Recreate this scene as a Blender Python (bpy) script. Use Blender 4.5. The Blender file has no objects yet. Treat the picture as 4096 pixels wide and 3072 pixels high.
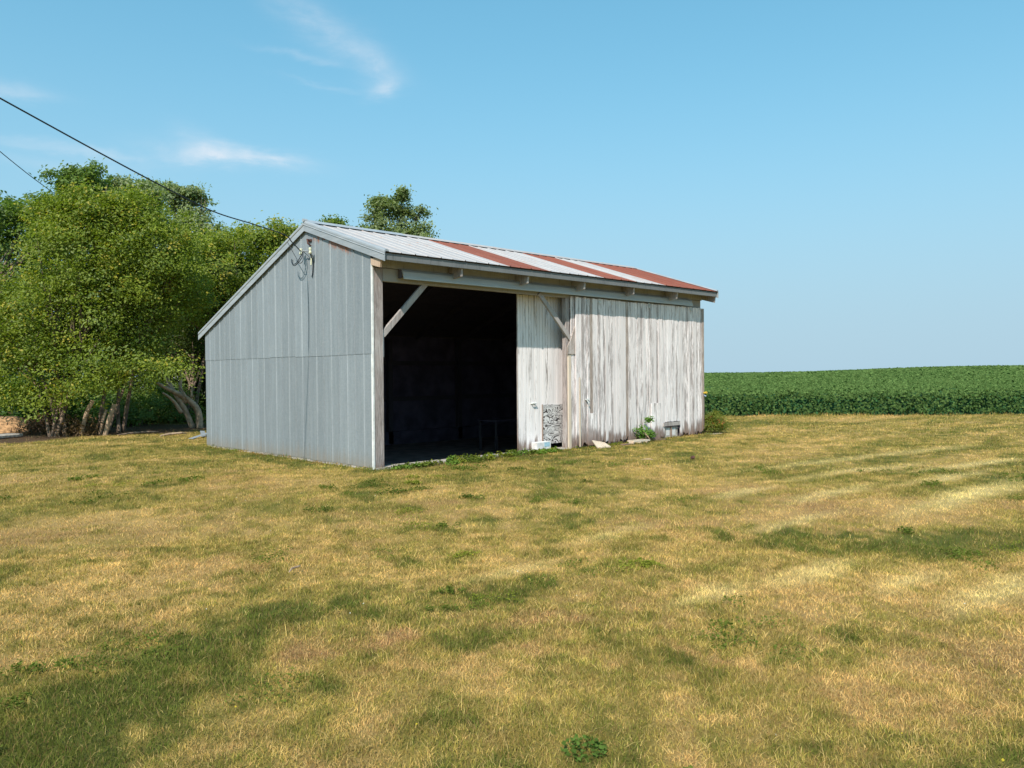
import bpy, math, random
import numpy as np
from mathutils import Vector, Matrix

# ------------------------------------------------------------------ camera, light, exposure
scene = bpy.context.scene
COL = scene.collection
CAM = Vector((-7.776, -11.481, 1.65))
C_R = Vector((0.72016793, -0.69375862, -0.0075587))
C_U = Vector((0.01469012, 0.00435533, 0.99988261))
C_F = Vector((0.69364426, 0.72019443, -0.01332797))
cam_data = bpy.data.cameras.new('camera')
cam_data.sensor_width = 36.0
cam_data.lens = 3186.86 / 4096 * 36
cam_data.clip_start = 0.1
cam_data.clip_end = 6000
cam = bpy.data.objects.new('camera', cam_data)
COL.objects.link(cam)
m = Matrix((C_R, C_U, -C_F)).transposed().to_4x4()
m.translation = CAM
cam.matrix_world = m
scene.camera = cam

TO_SUN = Vector((-1.67, -1.0, 1.88)).normalized()
sun_el = math.asin(TO_SUN.z)
sun_az = math.atan2(TO_SUN.x, TO_SUN.y)
sun_data = bpy.data.lights.new('sun', 'SUN')
sun_data.energy = 5.0
sun_data.angle = math.radians(0.55)
sun_data.color = (1.0, 0.925, 0.83)
sun = bpy.data.objects.new('sun', sun_data)
sun.rotation_euler = TO_SUN.to_track_quat('Z', 'Y').to_euler()
sun.location = (0, 0, 30)
COL.objects.link(sun)

world = bpy.data.worlds.new('World')
scene.world = world
world.use_nodes = True


class NT:
    """tiny helper for node trees"""
    def __init__(self, tree):
        self.t = tree
        self.t.nodes.clear()

    def n(self, kind, ins=None, **props):
        nd = self.t.nodes.new(kind)
        for k, v in props.items():
            setattr(nd, k, v)
        for k, v in (ins or {}).items():
            self.set(nd, k, v)
        return nd

    def set(self, nd, k, v):
        sock = nd.inputs[k]
        if isinstance(v, bpy.types.NodeSocket):
            self.t.links.new(v, sock)
        elif isinstance(v, bpy.types.Node):
            self.t.links.new(v.outputs[0], sock)
        else:
            if isinstance(v, (tuple, list)) and len(v) == 3 and sock.type == 'RGBA':
                v = (*v, 1)
            sock.default_value = v

    def math(self, op, a, b=None, c=None, clamp=False):
        nd = self.n('ShaderNodeMath', operation=op, use_clamp=clamp)
        for i, v in enumerate((a, b, c)):
            if v is not None:
                self.set(nd, i, v)
        return nd.outputs[0]

    def vmath(self, op, a, b=None):
        nd = self.n('ShaderNodeVectorMath', operation=op)
        self.set(nd, 0, a)
        if b is not None:
            self.set(nd, 1, b)
        return nd.outputs[1] if op in ('DOT_PRODUCT', 'LENGTH') else nd.outputs[0]

    def mix(self, f, a, b, blend='MIX'):
        nd = self.n('ShaderNodeMix', data_type='RGBA', blend_type=blend)
        self.set(nd, 0, f)
        self.set(nd, 6, a)
        self.set(nd, 7, b)
        return nd.outputs[2]

    def ramp(self, f, lo, hi, a=0.0, b=1.0):
        nd = self.n('ShaderNodeMapRange', {'Value': f, 'From Min': lo, 'From Max': hi, 'To Min': a, 'To Max': b},
                    interpolation_type='SMOOTHSTEP')
        return nd.outputs[0]

    def noise(self, vec, scale, detail=4.0, rough=0.55, dist=0.0):
        return self.n('ShaderNodeTexNoise', {'Vector': vec, 'Scale': scale, 'Detail': detail, 'Roughness': rough,
                                             'Distortion': dist}).outputs[0]

    def scaled(self, vec, s):
        return self.vmath('MULTIPLY', vec, s)


SKY_GAMMA, SKY_TINT, SKY_HAZE = 0.55, (1.14, 2.46, 2.80), (3.46, 4.80, 5.85)
# world: physical sky, thin cirrus wisps described by direction (east = +x, north = +y, up = +z)
w = NT(world.node_tree)
tc = w.n('ShaderNodeTexCoord').outputs['Generated']
sky = w.n('ShaderNodeTexSky', sky_type='NISHITA', sun_disc=False, sun_elevation=sun_el,
          sun_rotation=sun_az % (2 * math.pi), altitude=200.0, air_density=1.0, dust_density=0.7, ozone_density=1.0)
sep = w.n('ShaderNodeSeparateXYZ', {0: tc})
zz = sep.outputs[2]
az = w.math('ARCTAN2', sep.outputs[0], sep.outputs[1])          # radians from north, clockwise
el = w.math('ARCSINE', zz)
# the camera's response to the sky, and the pale summer haze low over the fields
soft = w.n('ShaderNodeGamma', {'Color': sky.outputs[0], 'Gamma': SKY_GAMMA})
blue = w.mix(1.0, soft.outputs[0], SKY_TINT, 'MULTIPLY')
haze_f = w.math('POWER', 2.718, w.math('MULTIPLY', w.math('POWER', w.math('DIVIDE', w.math('MAXIMUM', el, 0.0), 0.25), 2.0), -1.0))
tinted = w.mix(w.math('MULTIPLY', haze_f, 0.93), blue, SKY_HAZE)
CLOUDS = [  # azimuth, elevation, half length, half height, tilt, strength
    (0.432, 0.254, 0.064, 0.0094, -0.04, 0.62),
    (0.402, 0.260, 0.030, 0.0122, -0.5, 0.25),
    (0.386, 0.245, 0.035, 0.0068, 0, 0.25),
    (0.475, 0.252, 0.029, 0.0062, 0.1, 0.3),
    (0.300, 0.245, 0.040, 0.0052, -0.12, 0.26),
    (0.240, 0.248, 0.051, 0.0056, -0.05, 0.18),
    (0.275, 0.229, 0.073, 0.0073, 0, 0.18),
    (0.213, 0.295, 0.032, 0.0082, 0.02, 0.3),
    (0.520, 0.408, 0.059, 0.0177, -0.55, 0.2),
    (0.576, 0.386, 0.051, 0.0131, -0.5, 0.22),
    (0.600, 0.364, 0.024, 0.0160, -1.1, 0.2),
    (0.612, 0.342, 0.018, 0.0082, 0.5, 0.34),
    (0.520, 0.368, 0.047, 0.0042, -0.12, 0.18),
    (0.537, 0.342, 0.039, 0.0032, -0.1, 0.12),
    (-0.9, 0.30, 0.20, 0.03, 0.1, 0.25), (2.4, 0.40, 0.25, 0.03, -0.2, 0.25), (-2.2, 0.55, 0.2, 0.05, 0.3, 0.25),
]
wn = w.noise(w.scaled(tc, (1, 1, 3.2)), 9.0, 6.0, 0.62, 0.4)
wn2 = w.noise(w.scaled(tc, (1, 1, 2.0)), 26.0, 5.0, 0.6, 0.3)
warp = w.math('MULTIPLY', w.math('SUBTRACT', wn, 0.5), 0.045)
cloud = None
for ca, ce, ha, he, tilt, st in CLOUDS:
    da = w.math('SUBTRACT', az, ca)
    de = w.math('ADD', w.math('SUBTRACT', el, ce), warp)
    ct, sn = math.cos(tilt), math.sin(tilt)
    p = w.math('ADD', w.math('MULTIPLY', da, ct / ha), w.math('MULTIPLY', de, sn / ha))
    q = w.math('ADD', w.math('MULTIPLY', da, -sn / he), w.math('MULTIPLY', de, ct / he))
    d2 = w.math('ADD', w.math('MULTIPLY', p, p), w.math('MULTIPLY', q, q))
    g = w.math('MULTIPLY', w.math('POWER', 2.718, w.math('MULTIPLY', d2, -0.85)), st)
    cloud = g if cloud is None else w.math('ADD', cloud, g)
tex = w.ramp(w.math('ADD', w.math('MULTIPLY', wn, 0.5), w.math('MULTIPLY', wn2, 0.5)), 0.34, 0.66, 0.35, 1.05)
cloud = w.math('MULTIPLY', cloud, tex, clamp=True)
skyc = w.mix(cloud, tinted, (6.6, 6.9, 7.4))
bg = w.n('ShaderNodeBackground', {'Color': skyc, 'Strength': 0.118})
w.n('ShaderNodeOutputWorld', {0: bg})

vs = scene.view_settings
vs.view_transform = 'Standard'
vs.look = 'None'
vs.exposure = 0.13
vs.gamma = 1.0
vs.use_curve_mapping = False
scene.cycles.max_bounces = 6
scene.cycles.diffuse_bounces = 3
scene.cycles.transparent_max_bounces = 8

# ------------------------------------------------------------------ object helpers
RNG = random.Random(7)


class MB:
    """collects faces and links them as one mesh object"""
    def __init__(self):
        self.v, self.f = [], []

    def add(self, vs_, fs_):
        b = len(self.v)
        self.v += [tuple(p) for p in vs_]
        self.f += [tuple(i + b for i in f) for f in fs_]
        return self

    def box(self, x0, x1, y0, y1, z0, z1):
        vs_ = [(x, y, z) for x in (x0, x1) for y in (y0, y1) for z in (z0, z1)]
        return self.add(vs_, [(0, 1, 3, 2), (4, 6, 7, 5), (0, 4, 5, 1), (2, 3, 7, 6), (0, 2, 6, 4), (1, 5, 7, 3)])

    def prism(self, ring_a, ring_b):
        n = len(ring_a)
        fs_ = [(i, (i + 1) % n, n + (i + 1) % n, n + i) for i in range(n)]
        fs_ += [tuple(range(n - 1, -1, -1)), tuple(range(n, 2 * n))]
        return self.add(list(ring_a) + list(ring_b), fs_)

    def tube(self, pts, rad, n=8, caps=True):
        pts = [Vector(p) for p in pts]
        if not hasattr(rad, '__len__'):
            rad = [rad] * len(pts)
        b = len(self.v)
        side = None
        for i, p in enumerate(pts):
            d = (pts[min(i + 1, len(pts) - 1)] - pts[max(i - 1, 0)]).normalized()
            if side is None:
                side = d.cross(Vector((0, 0, 1)))
                if side.length < 0.1:
                    side = d.cross(Vector((1, 0, 0)))
            side = (side - d * side.dot(d)).normalized()
            up = side.cross(d)
            for k in range(n):
                a = 2 * math.pi * k / n
                self.v.append(tuple(p + (side * math.cos(a) + up * math.sin(a)) * rad[i]))
        for i in range(len(pts) - 1):
            for k in range(n):
                k2 = (k + 1) % n
                self.f.append((b + i * n + k, b + i * n + k2, b + (i + 1) * n + k2, b + (i + 1) * n + k))
        if caps:
            self.f.append(tuple(b + k for k in range(n - 1, -1, -1)))
            e = b + (len(pts) - 1) * n
            self.f.append(tuple(e + k for k in range(n)))
        return self

    def mesh(self, name):
        me = bpy.data.meshes.new(name)
        me.from_pydata(self.v, [], self.f)
        me.validate()
        me.update()
        return me

    def build(self, name, mat, parent=None, loc=(0, 0, 0), bevel=0.0, smooth=False):
        return link(name, self.mesh(name), mat, parent, loc, bevel, smooth)


def link(name, me, mat, parent=None, loc=(0, 0, 0), bevel=0.0, smooth=False):
    if mat is not None and not me.materials:
        me.materials.append(mat)
    o = bpy.data.objects.new(name, me)
    COL.objects.link(o)
    o.location = loc
    if parent is not None:
        o.parent = parent
    if smooth:
        me.polygons.foreach_set('use_smooth', [True] * len(me.polygons))
    if bevel:
        b = o.modifiers.new('bevel', 'BEVEL')
        b.width = bevel
        b.segments = 1
        b.limit_method = 'ANGLE'
    return o


def tag(o, label=None, cat=None, group=None, kind=None):
    for k, v in (('label', label), ('category', cat), ('group', group), ('kind', kind)):
        if v:
            o[k] = v
    return o


def empty(name, loc, label, cat, group=None):
    o = bpy.data.objects.new(name, None)
    o.empty_display_size = 0.2
    o.location = loc
    COL.objects.link(o)
    return tag(o, label, cat, group)


def at(px, py, dist):
    """world point seen in direction (px, py) of the 4096 x 3072 survey picture, dist metres along the view axis"""
    return CAM + (C_F + C_R * ((px - 2048) / 3186.86) - C_U * ((py - 1536) / 3186.86)) * dist


# ------------------------------------------------------------------ numpy noise
def _hash(ix, iy, seed):
    h = (ix.astype(np.int64) * 374761393 + iy.astype(np.int64) * 668265263 + seed * 974634777) & 0xffffffff
    h = ((h ^ (h >> 13)) * 1274126177) & 0xffffffff
    return ((h ^ (h >> 16)) & 0xffff) / 65535.0


def vnoise(x, y, seed=0):
    ix, iy = np.floor(x), np.floor(y)
    fx, fy = x - ix, y - iy
    fx, fy = fx * fx * (3 - 2 * fx), fy * fy * (3 - 2 * fy)
    a, b = _hash(ix, iy, seed), _hash(ix + 1, iy, seed)
    c, d = _hash(ix, iy + 1, seed), _hash(ix + 1, iy + 1, seed)
    return (a * (1 - fx) + b * fx) * (1 - fy) + (c * (1 - fx) + d * fx) * fy


def fbm(x, y, octaves=4, seed=0):
    s, a, t = 0.0, 1.0, 0.0
    for i in range(octaves):
        s = s + a * vnoise(x * 2 ** i + 17.3 * i, y * 2 ** i - 9.1 * i, seed + i)
        t += a
        a *= 0.55
    return s / t


def sstep(a, b, x):
    t = np.clip((x - a) / (b - a), 0, 1)
    return t * t * (3 - 2 * t)


def blob(x, y, cx, cy, dx, dy, ha, hb):
    """soft ellipse centred (cx, cy), long axis along (dx, dy)"""
    l = math.hypot(dx, dy)
    dx, dy = dx / l, dy / l
    wx = (fbm(x * 2.3, y * 2.3, 3, 91) - 0.5) * 0.7
    wy = (fbm(x * 2.3 + 40, y * 2.3, 3, 92) - 0.5) * 0.7
    p = ((x - cx + wx) * dx + (y - cy + wy) * dy) / ha
    q = (-(x - cx + wx) * dy + (y - cy + wy) * dx) / hb
    soft = np.clip(1.3 - np.sqrt(p * p + q * q), 0, 1)
    return sstep(0.0, 0.55, soft) * (0.25 + 0.95 * sstep(0.40, 0.56, fbm(x * 3.1 + 7, y * 3.1, 4, 95))) * (0.45 + 0.85 * sstep(0.40, 0.60, fbm(x * 10.0, y * 10.0 + 3, 3, 96)))


FIELD_N = (0.749, 0.6626)
FIELD_D = 16.85


def field_dist(x, y):
    return x * FIELD_N[0] + y * FIELD_N[1] - FIELD_D


def ground_z(x, y):
    """height of the land"""
    z = (fbm(x * 0.35, y * 0.35, 3, 3) - 0.5) * 0.10
    z = z + (fbm(x * 1.9, y * 1.9, 3, 5) - 0.5) * 0.05
    near_barn = np.exp(-(np.maximum(0, np.maximum(-x, x - 10.2)) ** 2 + np.maximum(0, np.maximum(-y, y - 6.9)) ** 2) / 1.2)
    z = z * (1 - 0.93 * near_barn) + near_barn * 0.004 * np.clip(x, 0, 12)
    # far field: level to the north, a gentle rise to the east
    fd = np.maximum(field_dist(x, y) - 25, 0)
    lat = (x - CAM.x) * C_R.x + (y - CAM.y) * C_R.y
    fwd = np.maximum((x - CAM.x) * C_F.x + (y - CAM.y) * C_F.y, 1)
    ang = lat / fwd
    z = z + np.clip(fd, 0, 260) * (0.0005 + 0.0165 * np.clip(ang - 0.20, 0, 0.6) + 0.0015 * np.sin(ang * 14))
    z = z - np.maximum(fd - 260, 0) * 0.012
    return z


# lawn colour, 0..1 masks from place alone
def lawn_masks(x, y):
    big = fbm(x * 0.42, y * 0.42, 4, 21)
    mid = fbm(x * 1.25, y * 1.25, 4, 31)
    fine = fbm(x * 4.5, y * 4.5, 4, 41)
    sx, sy = 0.996, -0.085      # mowing direction at the east side
    l = math.hypot(sx, sy)
    u = (x * sx + y * sy) / l
    v = (-x * sy + y * sx) / l
    v = v + 0.5 * np.sin(u * 0.21)
    stripe = fbm(u * 0.20, v * 1.25, 3, 51)
    dist = np.hypot(x - CAM.x, y - CAM.y)
    east = sstep(3.0, 6.0, x * 0.72 - y * 0.69)
    green = 0.35 + 1.25 * (big - 0.5) + 1.6 * (mid - 0.5) + 1.7 * (fine - 0.5) + 1.3 * (fbm(x * 12.0, y * 12.0, 2, 43) - 0.5)
    green = green + east * (2.6 * (stripe - 0.5) - 0.06)
    green = green + 0.12 * sstep(9, 18, dist)
    green = 0.38 + 0.52 * (green - 0.40)
    green = green + 0.34 * sstep(0.58, 0.66, fbm(x * 3.6 + 31, y * 3.6, 4, 47)) * sstep(0.42, 0.56, fbm(x * 0.7, y * 0.7, 2, 48)) * (1 - 0.5 * east)
    green = green + 0.22 * sstep(0.56, 0.66, fbm(x * 8.0 + 3, y * 8.0, 3, 49))
    # places that are plainly greener
    for cx, cy, dx, dy, ha, hb, a in (
            (-6.45, -7.25, 1.9, 0.9, 1.35, 0.44, 0.72), (-5.5, -6.6, 1.9, 0.7, 0.8, 0.28, 0.6),
            (-3.75, -7.0, 1, -0.5, 0.75, 0.26, 0.6), (-3.3, -7.4, 1, -0.6, 0.6, 0.2, 0.4),
            (-4.84, -7.66, 1, -0.3, 0.35, 0.16, 0.55), (-4.4, -7.9, 1, -0.6, 0.5, 0.14, 0.4),
            (0.2, -8.3, 0.6, -0.75, 1.7, 0.55, 0.85), (-4.2, -10.2, 1, 0.1, 0.5, 0.5, 0.3),
            (-7.3, -8.0, 1, 0.4, 0.8, 0.6, 0.5), (2.0, -0.22, 1, 0, 2.6, 0.26, 0.9), (-3.4, -9.2, 1, -0.6, 1.2, 0.3, 0.2),
            (6.5, -0.5, 1, 0, 5.0, 0.5, 0.55), (-0.35, 3.5, 0, 1, 3.8, 0.35, 0.45), (-3.0, 2.0, 1, 2, 2.6, 0.9, 0.2),
            (0.5, -2.0, 1, -0.3, 2.2, 0.6, 0.35), (-2.2, -4.9, 1, -0.4, 1.0, 0.3, 0.3)):
        green = green + a * blob(x, y, cx, cy, dx, dy, ha, hb)
    # places that are plainly drier
    for cx, cy, dx, dy, ha, hb, a in (
            (-6.5, -5.6, 1, 0.6, 1.7, 0.9, 0.7), (2.3, -7.9, 1, -0.7, 1.8, 0.5, 0.4), (-5.1, -7.45, 1, -0.4, 0.5, 0.2, 0.4),
            (-1.9, -8.9, 1, -0.5, 1.2, 0.35, 0.35), (-5.4, -2.5, 1, 0.5, 2.2, 1.0, 0.25), (5.5, -5.6, 1, -0.8, 2.6, 0.6, 0.25)):
        green = green - a * blob(x, y, cx, cy, dx, dy, ha, hb)
    # bleached swaths left by the mower at the east side
    pale = 0.0
    for cx, cy, dx, dy, ha, hb, a in (
            (2.10, -5.82, 1.21, -0.11, 0.8, 0.13, 0.9), (2.72, -6.77, 2.10, -0.14, 1.3, 0.13, 0.8), (3.79, -8.1, 4.35, -0.07, 2.3, 0.22, 1.0),
            (-1.45, -8.45, 1.20, -0.15, 0.7, 0.13, 0.8), (-1.22, -9.20, 0.89, -0.06, 0.6, 0.12, 0.7), (-1.0, -9.75, 1.41, -0.09, 1.0, 0.13, 0.9),
            (5.32, -6.01, 4.19, -0.67, 2.2, 0.16, 0.6), (7.75, -7.09, 2.97, -0.71, 2.0, 0.16, 0.8), (6.2, -5.0, 4.19, -0.67, 2.4, 0.16, 0.5),
            (-1.31, -6.28, 1.35, 0.10, 0.9, 0.13, 0.4), (-2.63, -8.22, 0.85, 0.0, 0.5, 0.10, 0.6), (-3.19, -6.73, 0.90, 0.03, 0.6, 0.12, 0.4),
            (0.6, -7.3, 2, -0.2, 1.0, 0.12, 0.6), (5.4, -7.3, 3, -0.3, 1.6, 0.13, 0.7), (9.5, -5.6, 3, -0.5, 2.4, 0.2, 0.5)):
        l_ = math.hypot(dx, dy)
        ux, uy = dx / l_, dy / l_
        wv = (fbm(x * 1.3 + 5, y * 1.3, 3, 93) - 0.5) * 0.28
        p = ((x - cx) * ux + (y - cy) * uy) / ha
        q = (-(x - cx) * uy + (y - cy) * ux + wv) / (hb * 1.5)
        pale = pale + a * np.clip(1.2 - np.sqrt(p * p + q * q), 0, 1)
    pale = pale * (0.4 + 0.8 * fbm(x * 6.0, y * 6.0, 3, 94))
    green = green - 0.5 * np.clip(pale, 0, 1)
    green = np.clip(green, 0, 1)
    red = np.clip(0.15 + 2.2 * (fbm(x * 0.8 + 50, y * 0.8, 3, 61) - 0.5) + 0.55 * blob(x, y, -4.8, -7.3, 1, -0.5, 1.6, 0.9)
                  + 0.3 * blob(x, y, -4.2, -8.6, 1, -0.5, 1.4, 0.4), 0, 1) * (1 - sstep(11, 20, dist))
    dirt = sstep(11.7, 12.9, y + 0.35 * np.sin(x * 1.7) + (fbm(x, y, 2, 71) - 0.5) - 0.05 * x) * sstep(9.5, 8.0, field_dist(x, y) + 12.5)
    dirt = np.clip(dirt * (1 - sstep(-3, 2.5, field_dist(x, y))), 0, 1)
    sill = np.exp(-((y + 0.12) / 0.14) ** 2) * sstep(0.5, 1.0, x) * sstep(4.3, 3.8, x) * sstep(0.35, 0.6, fbm(x * 1.3, y * 3, 2, 81))
    dirt = np.maximum(dirt, sill * 0.9)
    return green, red, dirt, np.clip(pale, 0, 1)


C_TAN = np.array([0.590, 0.388, 0.145])
C_RED = np.array([0.400, 0.230, 0.100])
C_OLV = np.array([0.355, 0.268, 0.070])
C_GRN = np.array([0.130, 0.138, 0.032])
C_DRT = np.array([0.130, 0.082, 0.050])


def lawn_colour(x, y):
    g, r, d, pl = lawn_masks(x, y)
    g, r, d, pl = g[:, None], r[:, None], d[:, None], pl[:, None]
    dry = C_TAN * (1 - r) + C_RED * r
    c = np.where(g < 0.5, dry * (1 - g * 2) + C_OLV * g * 2, C_OLV * (2 - g * 2) + C_GRN * (g * 2 - 1))
    c = c * (1 - pl * 0.85) + np.array([0.74, 0.60, 0.27]) * pl * 0.85
    c = c * (0.80 + 0.40 * fbm(x * 2.6, y * 2.6, 4, 121))[:, None]
    return c * (1 - d) + C_DRT * d, g[:, 0], d[:, 0], pl[:, 0]


def set_colour(me, cols):
    a = me.color_attributes.new('tint', 'FLOAT_COLOR', 'POINT')
    buf = np.ones((len(cols), 4), np.float32)
    buf[:, :3] = cols
    a.data.foreach_set('color', buf.ravel())


def np_mesh(name, verts, faces, cols=None, mats=(), mat_idx=None, smooth=False):
    """fast mesh from arrays; faces (n, k) all of one size"""
    me = bpy.data.meshes.new(name)
    verts = np.asarray(verts, np.float32)
    faces = np.asarray(faces, np.int32)
    n, k = faces.shape
    me.vertices.add(len(verts))
    me.vertices.foreach_set('co', verts.ravel())
    me.loops.add(n * k)
    me.loops.foreach_set('vertex_index', faces.ravel())
    me.polygons.add(n)
    me.polygons.foreach_set('loop_start', np.arange(0, n * k, k, dtype=np.int32))
    me.polygons.foreach_set('loop_total', np.full(n, k, np.int32))
    if mat_idx is not None:
        me.polygons.foreach_set('material_index', np.asarray(mat_idx, np.int32))
    if smooth:
        me.polygons.foreach_set('use_smooth', np.ones(n, bool))
    me.update(calc_edges=True)
    if cols is not None:
        set_colour(me, cols)
    for mt in mats:
        me.materials.append(mt)
    return me


# ------------------------------------------------------------------ materials
def new_mat(name):
    mt = bpy.data.materials.new(name)
    mt.use_nodes = True
    return mt, NT(mt.node_tree)


def finish(t, col, rough=0.8, metal=0.0, bump=None, bstr=0.3, bdist=0.01, spec=0.5, sheen=None):
    ins = {'Base Color': col, 'Roughness': rough, 'Metallic': metal, 'Specular IOR Level': spec}
    if bump is not None:
        ins['Normal'] = t.n('ShaderNodeBump', {'Height': bump, 'Strength': bstr, 'Distance': bdist}).outputs[0]
    p = t.n('ShaderNodeBsdfPrincipled', ins)
    t.n('ShaderNodeOutputMaterial', {0: p})


def obj_coords(t, spread=37.0):
    """object space shifted by a random amount for each object"""
    co = t.n('ShaderNodeTexCoord').outputs['Object']
    rnd = t.n('ShaderNodeObjectInfo').outputs['Random']
    off = t.n('ShaderNodeCombineXYZ', {0: t.math('MULTIPLY', rnd, spread), 1: t.math('MULTIPLY', rnd, spread * 0.6),
                                       2: t.math('MULTIPLY', rnd, spread * 1.7)})
    return t.vmath('ADD', co, off.outputs[0]), co, rnd


def mat_metal(name, base, streak, rust=0.0, rustcol=(0.30, 0.13, 0.06), axis=2, rough=0.5, metal=0.35, bright=1.0, gable=False):
    mt, t = new_mat(name)
    v, co, rnd = obj_coords(t)
    st = [9.0, 9.0, 9.0]
    st[axis] = 0.5
    s1 = t.noise(t.scaled(v, tuple(st)), 1.4, 5, 0.6)
    s2 = t.noise(t.scaled(v, tuple(x * 3.2 for x in st)), 1.7, 4, 0.6)
    vor = t.n('ShaderNodeTexVoronoi', {'Vector': v, 'Scale': 42.0}).outputs['Color']
    spang = t.n('ShaderNodeSeparateColor', {0: vor}).outputs[0]
    c = t.mix(t.ramp(s1, 0.35, 0.7), base, streak)
    c = t.mix(t.math('MULTIPLY', t.ramp(s2, 0.5, 0.75), 0.35 * bright), c, tuple(min(1, x * 1.5) for x in base))
    c = t.mix(t.math('MULTIPLY', spang, 0.16 * bright), c, (0.5, 0.52, 0.55))
    fac = t.math('ADD', t.math('MULTIPLY', rnd, 0.14), 0.93)
    c = t.mix(1.0, c, t.n('ShaderNodeCombineColor', {0: fac, 1: fac, 2: fac}).outputs[0], 'MULTIPLY')
    if rust > 0:
        st2 = [2.6, 2.6, 2.6]
        st2[axis] = 0.55
        rn = t.noise(t.scaled(v, tuple(st2)), 1.5, 6, 0.68)
        rn = t.math('ADD', rn, t.math('MULTIPLY', t.math('SUBTRACT', s2, 0.5), 0.35))
        c = t.mix(t.math('MULTIPLY', t.ramp(rn, 0.56, 0.72), rust), c, rustcol)
    if gable:
        xyz = t.n('ShaderNodeSeparateXYZ', {0: co})
        splash = t.ramp(t.math('ADD', xyz.outputs[2], t.math('MULTIPLY', s1, 0.5)), 0.22, 0.62, 0.55, 0.0)
        c = t.mix(splash, c, (0.30, 0.24, 0.17))
        # rust bleeding from under the front rake
        roofline = t.math('SUBTRACT', 4.375, t.math('MULTIPLY', t.math('SUBTRACT', 2.17, xyz.outputs[1]), 0.323))
        below = t.math('SUBTRACT', roofline, xyz.outputs[2])
        mask = t.ramp(t.math('SUBTRACT', below, t.math('MULTIPLY', t.noise(t.scaled(co, (1, 14, 2)), 1.5, 4, 0.7), 0.30)), -0.13, -0.01, 1.0, 0.0)
        span = t.math('MULTIPLY', t.ramp(xyz.outputs[1], 0.55, 0.75), t.ramp(xyz.outputs[1], 1.95, 2.1, 1.0, 0.0))
        patchy = t.ramp(t.noise(co, 3.1, 3, 0.6), 0.40, 0.52)
        c = t.mix(t.math('MULTIPLY', t.math('MULTIPLY', mask, span), patchy), c, (0.30, 0.12, 0.06))
    hm = t.noise(t.scaled(v, (1.1, 1.1, 1.1)), 2.0, 3, 0.5)
    finish(t, c, rough, metal, hm, 0.25, 0.02)
    return mt


M = {}
M['galv'] = mat_metal('galvanised siding', (0.232, 0.264, 0.284), (0.275, 0.310, 0.328), axis=2, rough=0.62, metal=0.25, gable=True)
M['galv_trim'] = mat_metal('galvanised trim', (0.33, 0.36, 0.38), (0.42, 0.44, 0.46), axis=1, rough=0.5, metal=0.25)
M['track'] = mat_metal('galvanised track hood', (0.52, 0.54, 0.53), (0.44, 0.46, 0.45), axis=0, rough=0.6, metal=0.1)
M['roof_grey'] = mat_metal('weathered roofing', (0.385, 0.365, 0.36), (0.44, 0.415, 0.405), rust=0.7,
                           rustcol=(0.42, 0.25, 0.17), axis=1, rough=0.75, metal=0.0, bright=0.5)
M['roof_rust'] = mat_metal('rusted roofing', (0.250, 0.078, 0.048), (0.205, 0.060, 0.038), rust=0.5,
                           rustcol=(0.31, 0.105, 0.065), axis=1, rough=0.95, metal=0.0, bright=0.0)


def mat_board(name, wood, paint, amount=0.5, rotz=0.55, brown=(0.20, 0.115, 0.075), tonal=0.16):
    """weathered vertical board: flaking paint over grey wood, rot brown towards the sill"""
    mt, t = new_mat(name)
    v, co, rnd = obj_coords(t)
    flake = t.noise(t.scaled(v, (62, 62, 2.8)), 1.0, 7, 0.72)
    fine = t.noise(t.scaled(v, (150, 150, 5.0)), 1.0, 4, 0.65)
    patch = t.noise(t.scaled(v, (3.2, 3.2, 0.75)), 1.0, 4, 0.6)
    z = t.n('ShaderNodeSeparateXYZ', {0: co}).outputs[2]
    if rotz > 0:
        low = t.ramp(t.math('ADD', z, t.math('MULTIPLY', t.math('SUBTRACT', flake, 0.5), 1.3)), 0.0, rotz, 1.0, 0.0)
    else:
        low = t.math('MULTIPLY', rnd, 0.0)
    m1 = t.math('ADD', t.math('MULTIPLY', flake, 0.62), t.math('ADD', t.math('MULTIPLY', fine, 0.2), t.math('MULTIPLY', patch, 0.30)))
    m1 = t.math('ADD', m1, t.math('MULTIPLY', t.math('SUBTRACT', rnd, 0.5), 0.14))
    m1 = t.math('ADD', m1, t.math('MULTIPLY', low, 0.14))
    bare = t.ramp(m1, 0.735 - amount * 0.28, 0.805 - amount * 0.28)
    fibre = t.ramp(fine, 0.32, 0.66)
    wc = t.mix(fibre, tuple(c * 0.5 for c in wood), tuple(c * 1.45 for c in wood))
    wc = t.mix(t.math('MULTIPLY', low, 0.75), wc, brown)
    pc = t.mix(t.math('MULTIPLY', t.ramp(patch, 0.35, 0.7), 0.5), paint, tuple(c * 0.80 for c in paint))
    c = t.mix(bare, pc, wc)
    crack = t.ramp(t.noise(t.scaled(v, (60, 60, 0.8)), 1.0, 3, 0.5), 0.66, 0.70)
    c = t.mix(t.math('MULTIPLY', crack, 0.7), c, tuple(x * 0.25 for x in wood))
    k = t.math('ADD', t.math('MULTIPLY', rnd, tonal), 1 - tonal * 0.6)
    c = t.mix(1.0, c, t.n('ShaderNodeCombineColor', {0: k, 1: k, 2: k}).outputs[0], 'MULTIPLY')
    hgt = t.math('SUBTRACT', t.math('MULTIPLY', fine, 0.5), t.math('MULTIPLY', bare, 0.5))
    finish(t, c, 0.85, 0.0, hgt, 0.5, 0.004, spec=0.25)
    return mt


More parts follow.
